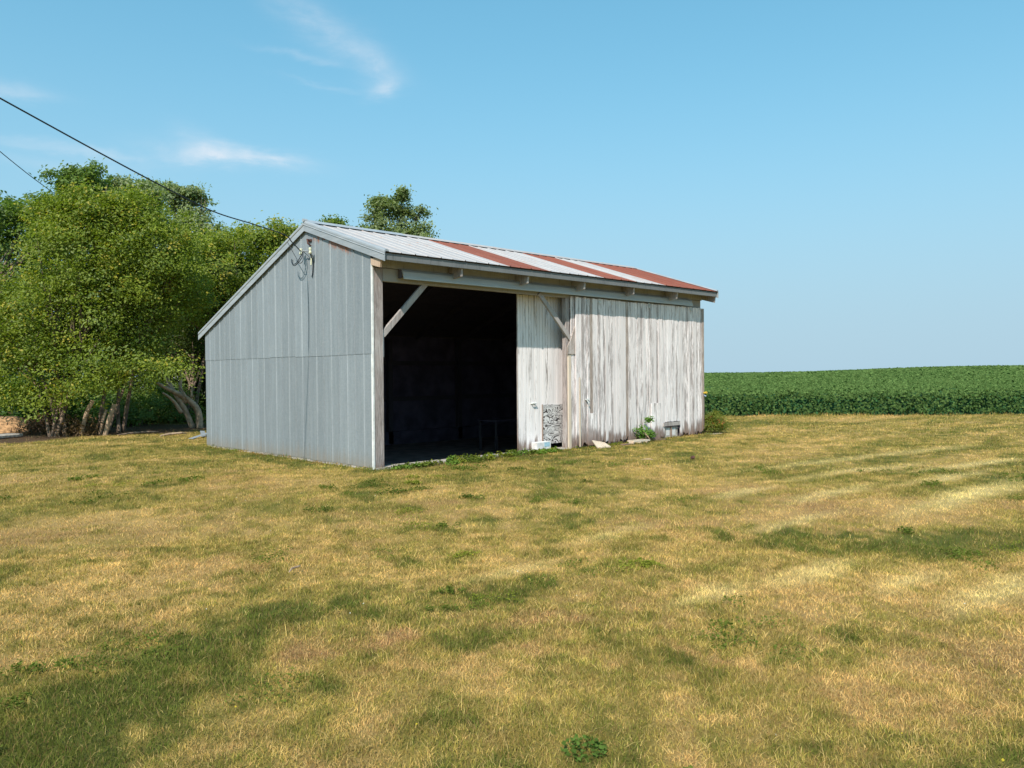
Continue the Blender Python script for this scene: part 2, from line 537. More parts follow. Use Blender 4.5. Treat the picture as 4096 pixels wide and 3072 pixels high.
M['board_white'] = mat_board('flaking white boards', (0.31, 0.27, 0.255), (0.91, 0.855, 0.845), 0.40, rotz=0.42)
M['board_worn'] = mat_board('worn white boards', (0.35, 0.305, 0.295), (0.91, 0.845, 0.835), 0.64, rotz=0.42, tonal=0.34)
M['board_dry'] = mat_board('worn white boards above the vent', (0.35, 0.305, 0.295), (0.90, 0.845, 0.84), 0.62, rotz=-1, tonal=0.34)
M['board_bare'] = mat_board('bare brown boards', (0.33, 0.27, 0.235), (0.66, 0.60, 0.57), 0.80, rotz=0.8)
M['post'] = mat_board('grey post wood', (0.30, 0.255, 0.24), (0.47, 0.43, 0.41), 0.75, rotz=0.1)
M['header'] = mat_board('brown header wood', (0.25, 0.225, 0.20), (0.42, 0.40, 0.37), 0.5, rotz=-2)
M['fascia'] = mat_board('grey fascia wood', (0.125, 0.132, 0.136), (0.19, 0.20, 0.205), 0.5, rotz=-3)
M['newwood'] = mat_board('new lumber', (0.58, 0.46, 0.34), (0.68, 0.58, 0.47), 0.55, rotz=-1, tonal=0.05)
M['tan_wood'] = mat_board('tan painted lumber', (0.40, 0.28, 0.19), (0.50, 0.37, 0.27), 0.5, rotz=-3)
M['dark_wood'] = mat_board('old dark framing', (0.085, 0.072, 0.085), (0.10, 0.088, 0.10), 0.5, rotz=-3)


def plain(name, col, rough=0.7, metal=0.0, var=0.15, scale=8.0, bump=0.2):
    mt, t = new_mat(name)
    v, co, rnd = obj_coords(t)
    nz = t.noise(v, scale, 5, 0.6)
    c = t.mix(t.ramp(nz, 0.3, 0.7), tuple(x * (1 - var) for x in col), tuple(min(1, x * (1 + var)) for x in col))
    finish(t, c, rough, metal, nz, bump, 0.01, spec=0.3)
    return mt


M['concrete'] = plain('concrete', (0.40, 0.36, 0.32), 0.9, var=0.3, scale=14)
M['block'] = plain('white painted block', (0.66, 0.65, 0.64), 0.85, var=0.12, scale=16)
M['blue'] = plain('faded blue paint', (0.36, 0.56, 0.66), 0.7, var=0.15, scale=20)
M['wire'] = plain('black wire', (0.020, 0.028, 0.036), 0.6)
M['ceramic'] = plain('glazed insulator', (0.62, 0.62, 0.45), 0.35, var=0.2)
M['iron'] = plain('rusty iron', (0.10, 0.045, 0.035), 0.8, var=0.4, scale=30)
M['white_metal'] = plain('white enamel', (0.74, 0.74, 0.72), 0.5)
M['yellow'] = plain('yellow plastic', (0.75, 0.52, 0.06), 0.5)
M['pale_blue'] = plain('blue plastic', (0.22, 0.30, 0.42), 0.5)
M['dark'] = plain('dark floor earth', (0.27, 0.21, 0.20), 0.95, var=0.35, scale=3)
M['inside'] = plain('shade-darkened inner wall', (0.12, 0.10, 0.14), 0.95, var=0.35, scale=2)  # interior shade put into the wall colour, a dark violet tone
M['bark'] = plain('grey brown bark', (0.20, 0.145, 0.105), 0.95, var=0.45, scale=7, bump=0.7)
M['bark_light'] = plain('pale weathered wood', (0.44, 0.31, 0.21), 0.9, var=0.35, scale=7, bump=0.6)
M['house_white'] = plain('white house paint', (0.70, 0.70, 0.70), 0.8, var=0.05)
M['shingle'] = plain('grey shingles', (0.12, 0.12, 0.13), 0.9)
M['glass'] = plain('dark window glass', (0.02, 0.025, 0.03), 0.12)
M['straw'] = plain('dry straw and soil', (0.42, 0.245, 0.120), 0.95, var=0.5, scale=9, bump=0.9)


def mat_ply():
    mt, t = new_mat('weathered plywood')
    co = t.n('ShaderNodeTexCoord').outputs['Object']
    base = t.noise(t.scaled(co, (1.0, 1.0, 2.1)), 2.6, 1.5, 0.5, 1.2)
    wig = t.noise(t.scaled(co, (6, 6, 11)), 1.6, 2, 0.5)
    f = t.math('FRACT', t.math('ADD', t.math('MULTIPLY', base, 11.0), t.math('MULTIPLY', wig, 0.8)))
    line = t.math('SUBTRACT', 1.0, t.ramp(t.math('ABSOLUTE', t.math('SUBTRACT', f, 0.5)), 0.09, 0.26))
    gate = t.ramp(t.noise(co, 5.0, 3, 0.5), 0.30, 0.42)
    grain = t.noise(t.scaled(co, (30, 30, 4)), 1.0, 3, 0.5)
    bg_ = t.mix(grain, (0.60, 0.58, 0.57), (0.76, 0.74, 0.73))
    c = t.mix(t.math('MULTIPLY', line, gate), bg_, (0.045, 0.035, 0.035))
    finish(t, c, 0.9, 0.0, t.math('MULTIPLY', line, -1.0), 0.4, 0.003, spec=0.2)
    return mt


M['ply'] = mat_ply()


def mat_leaf(name, mul=(1, 1, 1), trans=0.35, rough=0.55, gloss=0.04):
    mt, t = new_mat(name)
    a = t.n('ShaderNodeAttribute', attribute_name='tint').outputs['Color']
    c = t.mix(1.0, a, mul, 'MULTIPLY')
    ct = t.mix(1.0, c, (1.35, 1.45, 0.5), 'MULTIPLY')
    d = t.n('ShaderNodeBsdfDiffuse', {'Color': c, 'Roughness': 0.6})
    tr = t.n('ShaderNodeBsdfTranslucent', {'Color': ct})
    s = t.n('ShaderNodeMixShader', {0: trans, 1: d.outputs[0], 2: tr.outputs[0]})
    gl = t.n('ShaderNodeBsdfGlossy', {'Color': (1, 1, 1), 'Roughness': rough})
    s2 = t.n('ShaderNodeMixShader', {0: gloss, 1: s.outputs[0], 2: gl.outputs[0]})
    t.n('ShaderNodeOutputMaterial', {0: s2})
    return mt


M['leaf'] = mat_leaf('leaf', gloss=0.02)
M['weed'] = mat_leaf('weed leaf', gloss=0.0)
M['blade'] = mat_leaf('grass blade', trans=0.22, gloss=0.0)
M['crop_leaf'] = mat_leaf('crop leaf', trans=0.2, rough=0.6, gloss=0.0)


def mat_ground():
    mt, t = new_mat('lawn soil and thatch')
    pos = t.n('ShaderNodeNewGeometry').outputs['Position']
    a = t.n('ShaderNodeAttribute', attribute_name='tint').outputs['Color']
    n1 = t.noise(pos, 30.0, 5, 0.7)
    n2 = t.noise(t.scaled(pos, (1, 1, 1)), 7.0, 5, 0.65)
    n3 = t.noise(pos, 110.0, 3, 0.6)
    k = t.math('ADD', 0.42, t.math('ADD', t.math('MULTIPLY', n1, 0.5), t.math('ADD', t.math('MULTIPLY', n2, 0.3), t.math('MULTIPLY', n3, 0.42))))
    c = t.mix(1.0, a, t.n('ShaderNodeCombineColor', {0: k, 1: k, 2: k}).outputs[0], 'MULTIPLY')
    finish(t, c, 0.95, 0.0, t.math('ADD', n1, t.math('MULTIPLY', n3, 0.6)), 0.9, 0.03, spec=0.1)
    return mt


M['ground'] = mat_ground()


def mat_canopy():
    mt, t = new_mat('soybean canopy')
    pos = t.n('ShaderNodeNewGeometry').outputs['Position']
    n1 = t.noise(pos, 5.0, 5, 0.7)
    n2 = t.noise(pos, 0.22, 5, 0.6)
    n3 = t.noise(t.scaled(pos, (1, 1, 1)), 1.1, 4, 0.6)
    c = t.mix(t.ramp(n1, 0.35, 0.68), (0.010, 0.030, 0.010), (0.042, 0.130, 0.042))
    c = t.mix(t.math('MULTIPLY', t.ramp(n2, 0.35, 0.7), 0.45), c, (0.030, 0.105, 0.030))
    c = t.mix(t.math('MULTIPLY', t.ramp(n3, 0.4, 0.7), 0.30), c, (0.060, 0.150, 0.055))
    finish(t, c, 0.8, 0.0, n1, 0.8, 0.10, spec=0.2)
    return mt


M['canopy'] = mat_canopy()


# ------------------------------------------------------------------ ground
def axis_pts(lo, hi, c0, c1, fine, extra):
    pts = list(np.arange(c0, c1, fine))
    s, x = fine, c0
    while x > lo:
        s *= 1.12
        x -= s
        pts.append(x)
    s, x = fine, c1
    while x < hi:
        s *= 1.12
        x += s
        pts.append(x)
    pts = [p for p in pts if all(abs(p - e) > 0.03 for e in extra)]
    return np.array(sorted(pts + extra))


def build_ground():
    xs = axis_pts(-1200, 1500, -10, 14, 0.13, [0.09, 0.16, 9.95, 10.02])
    ys = axis_pts(-1000, 1500, -12, 14, 0.13, [0.10, 0.17, 6.70, 6.77])
    X, Y = np.meshgrid(xs, ys, indexing='ij')
    x, y = X.ravel(), Y.ravel()
    z = ground_z(x, y)
    inside = (x > 0.12) & (x < 9.99) & (y > 0.13) & (y < 6.74)
    z = np.where(inside, -0.6, z)
    col, g, d, _pl = lawn_colour(x, y)
    fd = field_dist(x, y)[:, None]
    soil = np.array([0.06, 0.05, 0.035])
    col = np.where(fd > 0.3, soil, col)
    nx, ny = len(xs), len(ys)
    i, j = np.meshgrid(np.arange(nx - 1), np.arange(ny - 1), indexing='ij')
    a = (i * ny + j).ravel()
    faces = np.stack([a, a + ny, a + ny + 1, a + 1], 1)
    me = np_mesh('ground', np.stack([x, y, z], 1), faces, col * 0.80, [M['ground']], smooth=True)
    o = link('ground', me, None)
    tag(o, kind='structure')


build_ground()


def in_barn(x, y):
    return (x > -0.02) & (x < 10.2) & (y > -0.02) & (y < 6.95)


def build_grass():
    rs = np.random.RandomState(11)
    vv, ff, cc = [], [], []
    nv = 0
    # rings by distance from the photographer's path: near ones carry more, finer blades
    rings = [(1.3, 5.0, 12500, 0.0032, 0.024), (5.0, 8.5, 6200, 0.0044, 0.026), (8.5, 14, 2200, 0.0070, 0.031),
             (14, 22, 750, 0.011, 0.032), (22, 36, 260, 0.019, 0.036)]
    half = 0.98
    yaw = math.atan2(C_F.y, C_F.x)
    for r0, r1, dens, wid, hgt in rings:
        area = half * (r1 * r1 - r0 * r0)
        n = int(area * dens)
        r = np.sqrt(rs.uniform(r0 * r0, r1 * r1, n))
        th = yaw + rs.uniform(-half, half, n)
        x, y = CAM.x + r * np.cos(th), CAM.y + r * np.sin(th)
        # gather blades in small tufts
        tn = rs.normal(0, 0.012 + 0.0012 * r, (2, n))
        cell = 0.05 + 0.004 * r
        pull = rs.rand(n) < 0.45
        x = np.where(pull, np.round(x / cell) * cell + tn[0] + 0.4 * cell * np.sin(y * 31), x)
        y = np.where(pull, np.round(y / cell) * cell + tn[1], y)
        keep = ~in_barn(x, y) & (field_dist(x, y) < 0.1)
        x, y, r = x[keep], y[keep], r[keep]
        col, g, d, pl = lawn_colour(x, y)
        keep = rs.rand(len(x)) > d * 0.93
        x, y, col, g, pl = x[keep], y[keep], col[keep], g[keep], pl[keep]
        n = len(x)
        z = ground_z(x, y) - 0.004
        # blade colours: mostly the place's colour, some straw, some green
        u = rs.rand(n)
        straw = np.array([0.68, 0.50, 0.22])
        lush = np.array([0.125, 0.165, 0.028])
        brown = np.array([0.30, 0.175, 0.085])
        k = u[:, None]
        ps = (0.30 * (1 - g) + 0.05)[:, None]
        pg = (0.10 + 0.30 * g)[:, None]
        c = np.where(k < ps, straw, np.where(k < ps + pg, lush, np.where(k > 0.84, brown, col * 1.25)))
        c = c * 0.62 + col * 1.2 * 0.38
        c = c * (1 - 0.75 * pl[:, None]) + np.array([0.80, 0.64, 0.30]) * 0.75 * pl[:, None]
        c = c * rs.uniform(0.6, 1.35, (n, 1)) * (0.62 + 0.76 * fbm(x * 8.0, y * 8.0, 3, 111))[:, None]
        long_ = fbm(x * 1.7, y * 1.7, 3, 101)
        h = hgt * rs.uniform(0.45, 1.35, n) * (0.62 + 0.85 * long_) * (0.85 + 0.45 * g)
        edge = np.exp(-(np.maximum(0, np.maximum(-x, x - 10.2)) ** 2 + np.maximum(0, np.maximum(-y, y - 6.9)) ** 2) / 0.02)
        h = h * (1 + 0.7 * edge)
        tall = rs.rand(n) < 0.014
        h = np.where(tall, h * 2.2, h)
        h = h * (1 + 1.6 * np.exp(-((field_dist(x, y) + 0.1) / 0.25) ** 2))
        ang = rs.uniform(0, 2 * np.pi, n)
        lean = np.abs(rs.normal(0.6, 0.8, n)) * h
        la = rs.uniform(0, 2 * np.pi, n)
        dx, dy = np.cos(ang) * wid * 0.5, np.sin(ang) * wid * 0.5
        lx, ly = np.cos(la) * lean, np.sin(la) * lean
        b0 = np.stack([x - dx, y - dy, z], 1)
        b1 = np.stack([x + dx, y + dy, z], 1)
        tip = np.stack([x + lx, y + ly, z + h], 1)
        if r0 < 8:
            m0 = np.stack([x + lx * 0.35 - dx * 0.8, y + ly * 0.35 - dy * 0.8, z + h * 0.6], 1)
            m1 = np.stack([x + lx * 0.35 + dx * 0.8, y + ly * 0.35 + dy * 0.8, z + h * 0.6], 1)
            V = np.stack([b0, b1, m0, m1, tip], 1).reshape(-1, 3)
            o = nv + np.arange(n)[:, None] * 5
            F = np.concatenate([o + [0, 1, 3], o + [0, 3, 2], o + [2, 3, 4]], 0)
            cc.append(np.repeat(c, 5, 0))
            nv += 5 * n
        else:
            V = np.stack([b0, b1, tip], 1).reshape(-1, 3)
            F = nv + np.arange(n)[:, None] * 3 + [0, 1, 2]
            cc.append(np.repeat(c, 3, 0))
            nv += 3 * n
        vv.append(V)
        ff.append(F)
    me = np_mesh('lawn_grass', np.concatenate(vv), np.concatenate(ff), np.concatenate(cc), [M['blade']])
    tag(link('lawn_grass', me, None), 'short mown grass, half dried to straw', 'grass', kind='stuff')


build_grass()


def leaf_mesh(name, centres, normals, sizes, cols, mat, aspect=0.6, rs=None, fold=0.25):
    """two-triangle folded leaves"""
    n = len(centres)
    rs = rs or np.random.RandomState(1)
    nn = normals / np.maximum(np.linalg.norm(normals, axis=1, keepdims=True), 1e-6)
    t = rs.normal(size=(n, 3))
    t -= nn * (t * nn).sum(1, keepdims=True)
    t /= np.maximum(np.linalg.norm(t, axis=1, keepdims=True), 1e-6)
    b = np.cross(nn, t)
    s = sizes[:, None]
    p0 = centres - t * s * 0.5
    p1 = centres + b * s * aspect * 0.5 + nn * s * fold * 0.5
    p2 = centres + t * s * 0.5
    p3 = centres - b * s * aspect * 0.5 + nn * s * fold * 0.5
    V = np.stack([p0, p1, p2, p3], 1).reshape(-1, 3)
    o = np.arange(n)[:, None] * 4
    F = np.concatenate([o + [0, 1, 2], o + [0, 2, 3]], 0)
    return np_mesh(name, V, F, np.repeat(cols, 4, 0), [mat])


def build_weeds():
    """clover, plantain and other broad leaves growing through the lawn, in one mass"""
    rs = np.random.RandomState(5)
    C, N, S, K = [], [], [], []

    def patch(cx, cy, r, n, size, col, flat=0.5, ry=None, tall=0.0):
        a = rs.uniform(0, 2 * np.pi, n)
        q = np.sqrt(rs.rand(n))
        x = cx + np.cos(a) * q * r
        y = cy + np.sin(a) * q * (ry or r)
        ok = ~in_barn(x, y + 0.02)
        x, y = x[ok], y[ok]
        n = len(x)
        z = ground_z(x, y) + rs.uniform(0.015, 0.06, n) * (1 + size * 6) * (1.1 - q[ok] * 0.6) + tall * rs.rand(n) * (1.1 - q[ok])
        C.append(np.stack([x, y, z], 1))
        nn = rs.normal(0, flat, (n, 3))
        nn[:, 2] += 1
        N.append(nn)
        S.append(size * rs.uniform(0.6, 1.3, n))
        K.append(np.array(col) * rs.uniform(0.7, 1.3, (n, 1)))
    dk, md, yl = (0.100, 0.135, 0.028), (0.135, 0.175, 0.034), (0.23, 0.25, 0.04)
    patch(-5.18, -9.22, 0.10, 120, 0.026, (0.10, 0.165, 0.035))
    patch(-6.2, -9.3, 0.2, 100, 0.024, md)
    for _ in range(170):      # scattered over the green places
        r_ = math.sqrt(rs.uniform(3.2 ** 2, 15 ** 2))
        th = math.atan2(C_F.y, C_F.x) + rs.uniform(-0.7, 0.7)
        x, y = CAM.x + r_ * math.cos(th), CAM.y + r_ * math.sin(th)
        g, _r, _d, _p = lawn_masks(np.array([x]), np.array([y]))
        if g[0] < 0.32 + 0.4 * rs.rand():
            continue
        rad = rs.uniform(0.05, 0.26) * (1 + r_ * 0.03)
        cl = [dk, md, md, yl][rs.randint(4)]
        sz = rs.uniform(0.011, 0.020) * (1 + r_ * 0.05)
        for q_ in range(5):       # ragged, run into the grass
            patch(x + rs.normal(0, rad * 0.7), y + rs.normal(0, rad * 0.6), rad * rs.uniform(0.3, 0.8), int(26 + 110 * rad), sz, cl, ry=rad * rs.uniform(0.2, 0.6))
    # creeping weeds along the door sill
    for i in range(60):
        x = rs.uniform(0.25, 4.4)
        if 0.9 < x < 1.4 and rs.rand() < 0.7:
            continue
        patch(x, -0.16 + rs.normal(0, 0.09), rs.uniform(0.08, 0.2), 90, 0.045, [md, (0.17, 0.27, 0.05), yl][rs.randint(3)], ry=0.10, tall=0.09 if 1.5 < x < 3.6 else 0.03)
    for i in range(26):
        patch(rs.uniform(5, 10.2), -0.26 + rs.normal(0, 0.04), 0.14, 26, 0.03, [md, yl][rs.randint(2)], ry=0.06)
    for i in range(26):
        patch(-0.12 + rs.normal(0, 0.04), rs.uniform(0.1, 6.8), 0.1, 20, 0.03, [yl, (0.32, 0.2, 0.08), (0.36, 0.22, 0.09)][rs.randint(3)], ry=0.15)
    c = np.concatenate
    me = leaf_mesh('weeds', c(C), c(N), c(S), c(K), M['weed'], 0.75, rs)
    tag(link('lawn_weeds', me, None), 'clover and broad leaved weeds in the lawn', 'weeds', kind='stuff')
    # tiny blossoms
    C, N, S, K = [], [], [], []
    n = 150
    r_ = np.sqrt(rs.uniform(3.2 ** 2, 11 ** 2, n))
    th = math.atan2(C_F.y, C_F.x) + rs.uniform(-0.65, 0.65, n)
    x, y = CAM.x + r_ * np.cos(th), CAM.y + r_ * np.sin(th)
    g, _r, _d, _p = lawn_masks(x, y)
    ok = (g > 0.35) & ~in_barn(x, y)
    x, y = x[ok], y[ok]
    n = len(x)
    col = np.where(rs.rand(n, 1) < 0.6, np.array([0.75, 0.58, 0.04]), np.array([0.8, 0.8, 0.75]))
    nn = rs.normal(0, 0.4, (n, 3))
    nn[:, 2] += 1
    me = leaf_mesh('blossoms', np.stack([x, y, ground_z(x, y) + 0.055], 1), nn, rs.uniform(0.008, 0.015, n), col * 0.8, M['leaf'], 0.95, rs)
    tag(link('lawn_blossoms', me, None), 'tiny yellow and white flowers in the lawn', 'flowers', kind='stuff')


build_weeds()


# ------------------------------------------------------------------ soybean field
def build_field():
    rs = np.random.RandomState(23)
    # canopy sheet in (s along the edge, d into the field)
    tx, ty = -FIELD_N[1], FIELD_N[0]           # along the edge, northwards
    ox, oy = FIELD_N[0] * FIELD_D, FIELD_N[1] * FIELD_D
    ss = np.concatenate([np.arange(-400, -40, 12), np.arange(-40, 40, 0.45), np.arange(40, 400, 12)])
    dd = [0.25, 0.4, 0.55]
    st = 0.3
    while dd[-1] < 900:
        dd.append(dd[-1] + st)
        st *= 1.035
    dd = np.array(dd)
    S_, D_ = np.meshgrid(ss, dd, indexing='ij')
    s, d = S_.ravel(), D_.ravel()
    x = ox + FIELD_N[0] * d + tx * s
    y = oy + FIELD_N[1] * d + ty * s
    top = 0.74 + (fbm(x * 1.4, y * 1.4, 3, 7) - 0.5) * 0.28 + (fbm(x * 0.12, y * 0.12, 2, 8) - 0.5) * 0.25
    h = top * sstep(0.55, 0.95, d)
    z = ground_z(x, y) + h
    ns, nd = len(ss), len(dd)
    i, j = np.meshgrid(np.arange(ns - 1), np.arange(nd - 1), indexing='ij')
    a = (i * nd + j).ravel()
    quads = np.stack([a, a + nd, a + nd + 1, a + 1], 1)
    V1 = np.stack([x, y, z], 1)
    F1 = np.concatenate([quads[:, [0, 1, 2]], quads[:, [0, 2, 3]]], 0)
    # leaves
    C, N, Z, K = [], [], [], []

    def scatter(n, s0, s1, d0, d1, size, zlo, zhi, up=1.0):
        s = rs.uniform(s0, s1, n)
        d = rs.uniform(d0, d1, n)
        x = ox + FIELD_N[0] * d + tx * s
        y = oy + FIELD_N[1] * d + ty * s
        top = 0.80 + (fbm(x * 1.4, y * 1.4, 3, 7) - 0.5) * 0.30 + (fbm(x * 0.12, y * 0.12, 2, 8) - 0.5) * 0.25
        z = ground_z(x, y) + top * rs.uniform(zlo, zhi, n)
        C.append(np.stack([x, y, z], 1))
        nn = rs.normal(0, 0.55, (n, 3))
        nn[:, 2] += up
        nn[:, 0] -= FIELD_N[0] * (0.55 if up > 0.5 else 1.0)
        nn[:, 1] -= FIELD_N[1] * (0.55 if up > 0.5 else 1.0)
        N.append(nn)
        Z.append(size * rs.uniform(0.6, 1.35, n))
        tone = rs.rand(n, 1) * 0.75 + (0.08 if up > 0.5 else -0.1) + 0.25 * fbm(x * 0.35, y * 0.35, 3, 9)[:, None]  # front edge leaves get a darker tone, shade put into the colour
        K.append((np.array([0.028, 0.072, 0.018]) * (1 - tone) + np.array([0.150, 0.230, 0.072]) * tone) * rs.uniform(0.7, 1.2, (n, 1)))
    scatter(12000, -26, 24, 0.05, 0.6, 0.10, 0.10, 0.95, up=0.35)
    scatter(14000, -26, 24, 0.3, 1.6, 0.11, 0.75, 1.12)
    scatter(85000, -30, 24, 1.0, 18, 0.10, 0.9, 1.15)
    scatter(70000, -50, 20, 18, 55, 0.16, 0.92, 1.15)
    scatter(45000, -95, 20, 55, 130, 0.32, 0.92, 1.2)
    scatter(22000, -170, 30, 130, 290, 0.8, 0.9, 1.2)
    c = np.concatenate
    me = leaf_mesh('soybean_field', c(C), c(N), c(Z), c(K), M['crop_leaf'], 0.75, rs)
    n0 = len(me.vertices)
    V2 = np.empty(n0 * 3, np.float32)
    me.vertices.foreach_get('co', V2)
    F2 = np.empty(len(me.loops), np.int32)
    me.loops.foreach_get('vertex_index', F2)
    F2 = F2.reshape(-1, 3)
    cols = np.concatenate([np.repeat(c(K), 4, 0), np.full((len(V1), 3), 0.06)])
    me2 = np_mesh('soybean_field', np.concatenate([V2.reshape(-1, 3), V1]), np.concatenate([F2, F1 + n0]), cols,
                  [M['crop_leaf'], M['canopy']], np.concatenate([np.zeros(len(F2)), np.ones(len(F1))]))
    bpy.data.meshes.remove(me)
    tag(link('soybean_field', me2, None), 'dark green field of soybeans behind the lawn', 'crop field', kind='stuff')


build_field()

# ------------------------------------------------------------------ the barn
L, W = 10.10, 6.86
V_R, Z_R = 2.17, 4.55                 # ridge
V_E, Z_E = -0.46, 3.70                # front eave edge
V_B = 7.12                            # rear eave edge
PF = (Z_R - Z_E) / (V_R - V_E)
PB = 0.383
Z_B = Z_R - PB * (V_B - V_R)


def roof_z(v):
    return Z_R - PF * (V_R - v) if v < V_R else Z_R - PB * (v - V_R)


barn = empty('machine_shed', (0, 0, 0), 'weathered lean shed of grey metal and flaking white boards with an open doorway', 'shed')

# foundation: a low concrete stem wall, lower floor inside
f = MB()
f.box(-0.012, 0.20, 0.016, W - 0.014, -0.5, 0.075)
f.build('foundation', M['concrete'], barn, bevel=0.01)
f = MB().box(0.002, L + 0.05, -0.005, 0.24, -0.5, 0.045)
f.build('sill', M['concrete'], barn, bevel=0.01)
f = MB().box(0.2, L, W - 0.02, W + 0.02, -0.5, 0.06).box(L, L + 0.045, 0.24, W - 0.02, -0.5, 0.055)
f.build('foundation', M['concrete'], barn)
MB().box(0.2, L - 0.14, W - 0.18, W - 0.022, -0.5, 0.06).box(L - 0.14, L - 0.002, 0.24, W - 0.022, -0.5, 0.055).box(0.2, 0.215, 0.24, W - 0.18, -0.5, 0.08).box(0.2, L - 0.14, 0.24, 0.255, -0.5, 0.02).build('added_shade_lining', M['inside'], barn)  # dark lining added so the foundation shows no lit band inside
def added_deck(va, vb, n):  # dark boards added under the sheets so bounce light leaves the ceiling dark
    d = (vb - va) / n
    for k in range(n):
        a, b = va + k * d + 0.004, va + (k + 1) * d - 0.004
        za, zb = roof_z(a) - 0.012, roof_z(b) - 0.012
        MB().prism([(0.02, a, za), (0.02, b, zb), (0.02, b, zb - 0.024), (0.02, a, za - 0.024)],
                   [(L, a, za), (L, b, zb), (L, b, zb - 0.024), (L, a, za - 0.024)]).build('added_deck_board', M['dark_wood'], barn)


added_deck(-0.38, V_R, 10)
added_deck(V_R, V_B - 0.03, 18)
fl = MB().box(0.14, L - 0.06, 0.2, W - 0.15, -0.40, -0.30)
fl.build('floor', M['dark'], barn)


# metal siding sheets on the gable end (two tiers, 13 across)
def siding_profile(y0, y1):
    w_ = y1 - y0
    mid = (y0 + y1) / 2
    pts = [(y0 + 0.002, -0.002), (y0 + 0.008, 0.014), (y0 + 0.018, 0.014), (y0 + 0.030, 0.0),
           (y0 + w_ * 0.25, 0.0),
           (mid - 0.014, 0.0), (mid, 0.012), (mid + 0.014, 0.0),
           (y0 + w_ * 0.75, 0.0), (y1 + 0.002, 0.0)]
    return pts


def siding_sheet(y0, y1, zlo, ztop, off):
    prof = siding_profile(y0, y1)
    # split at the ridge so the top edge follows both slopes
    if y0 < V_R < y1:
        prof = sorted(prof + [(V_R, 0.0)])
    lo, hi = [], []
    for (y, h) in prof:
        zt = ztop(y)
        jag = 0.0
        lo.append((-off - h, y, zlo + jag))
        hi.append((-off - h, y, zt))
    for (y, h) in reversed(prof):
        zt = ztop(y)
        lo.append((-off - h + 0.004, y, zlo))
        hi.append((-off - h + 0.004, y, zt))
    return MB().prism(lo, hi)


NS = 13
sw = (W - 0.012) / NS
for i in range(NS):
    y0, y1 = 0.012 + i * sw, 0.012 + (i + 1) * sw
    jx = RNG.uniform(0, 0.003)
    siding_sheet(y0, y1, 0.075 - 0.03 + RNG.uniform(-0.01, 0.01), lambda y: 2.04, 0.020 + jx).build('siding_sheet', M['galv'], barn)
    dz = RNG.uniform(-0.006, 0.006)
    siding_sheet(y0, y1, 2.005 + dz, lambda y: roof_z(y) - 0.07, 0.027 + jx).build('siding_sheet', M['galv'], barn)

# inner sheathing behind the metal
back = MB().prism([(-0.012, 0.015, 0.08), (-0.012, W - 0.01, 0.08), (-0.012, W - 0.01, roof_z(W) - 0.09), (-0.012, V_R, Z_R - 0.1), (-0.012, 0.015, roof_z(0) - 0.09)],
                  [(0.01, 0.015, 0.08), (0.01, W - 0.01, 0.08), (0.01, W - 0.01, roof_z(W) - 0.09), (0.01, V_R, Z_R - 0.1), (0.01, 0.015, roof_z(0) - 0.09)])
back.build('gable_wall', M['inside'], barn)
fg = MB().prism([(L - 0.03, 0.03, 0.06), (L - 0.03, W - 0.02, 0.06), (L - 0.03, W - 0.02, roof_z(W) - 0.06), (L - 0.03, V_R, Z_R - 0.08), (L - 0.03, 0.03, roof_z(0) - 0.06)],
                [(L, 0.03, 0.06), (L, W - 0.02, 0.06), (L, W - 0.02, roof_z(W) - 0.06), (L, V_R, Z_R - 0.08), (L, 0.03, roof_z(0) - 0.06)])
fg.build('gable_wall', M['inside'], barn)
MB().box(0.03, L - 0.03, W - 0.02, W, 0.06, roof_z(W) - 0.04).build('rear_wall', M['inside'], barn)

# interior frame
for x in (2.5, 5.0, 7.5):
    MB().box(x, x + 0.14, W - 0.18, W - 0.03, -0.28, roof_z(W - 0.15) - 0.2).build('pole', M['dark_wood'], barn)
for x in np.arange(0.9, 10, 1.7):
    g_ = MB()
    for (va, vb) in ((0.05, V_R), (V_R, W - 0.1)):
        za, zb = roof_z(va) - 0.045, roof_z(vb) - 0.045
        g_.prism([(x, va, za), (x, vb, zb), (x, vb, zb - 0.14), (x, va, za - 0.14)],
                 [(x + 0.045, va, za), (x + 0.045, vb, zb), (x + 0.045, vb, zb - 0.14), (x + 0.045, va, za - 0.14)])
    g_.build('rafter', M['dark_wood'], barn)
for z in (0.9, 1.9):
    MB().box(0.05, L - 0.1, W - 0.075, W - 0.025, z, z + 0.12).build('girt', M['dark_wood'], barn)


# roof sheets
def roof_sheet(x0, wd, va, za, vb, zb, mat, lift):
    prof = [(0, 0), (0.008, 0.017), (0.020, 0.017), (0.030, 0), (wd * 0.5 - 0.014, 0), (wd * 0.5, 0.013), (wd * 0.5 + 0.014, 0),
            (wd + 0.004, 0)]
    A, B = [], []
    for (x, h) in prof:
        A.append((x, va, za + h + lift))
        B.append((x, vb, zb + h + lift))
    for (x, h) in reversed(prof):
        A.append((x, va, za + h + lift - 0.004))
        B.append((x, vb, zb + h + lift - 0.004))
    return MB().prism(A, B).build('roof_sheet', mat, barn, loc=(x0, 0, 0))


NR = 18
rw = (L + 0.02 + 0.06) / NR
for i in range(NR):
    rusty = i in (5, 6, 10, 11, 14, 15, 16, 17)
    roof_sheet(-0.02 + i * rw, rw, V_E, Z_E + RNG.uniform(-.002, .002), V_R - 0.005, Z_R, M['roof_rust'] if rusty else M['roof_grey'], 0.0)
    roof_sheet(-0.02 + i * rw, rw, V_R + 0.005, Z_R, V_B, Z_B, M['roof_grey'], 0.0)

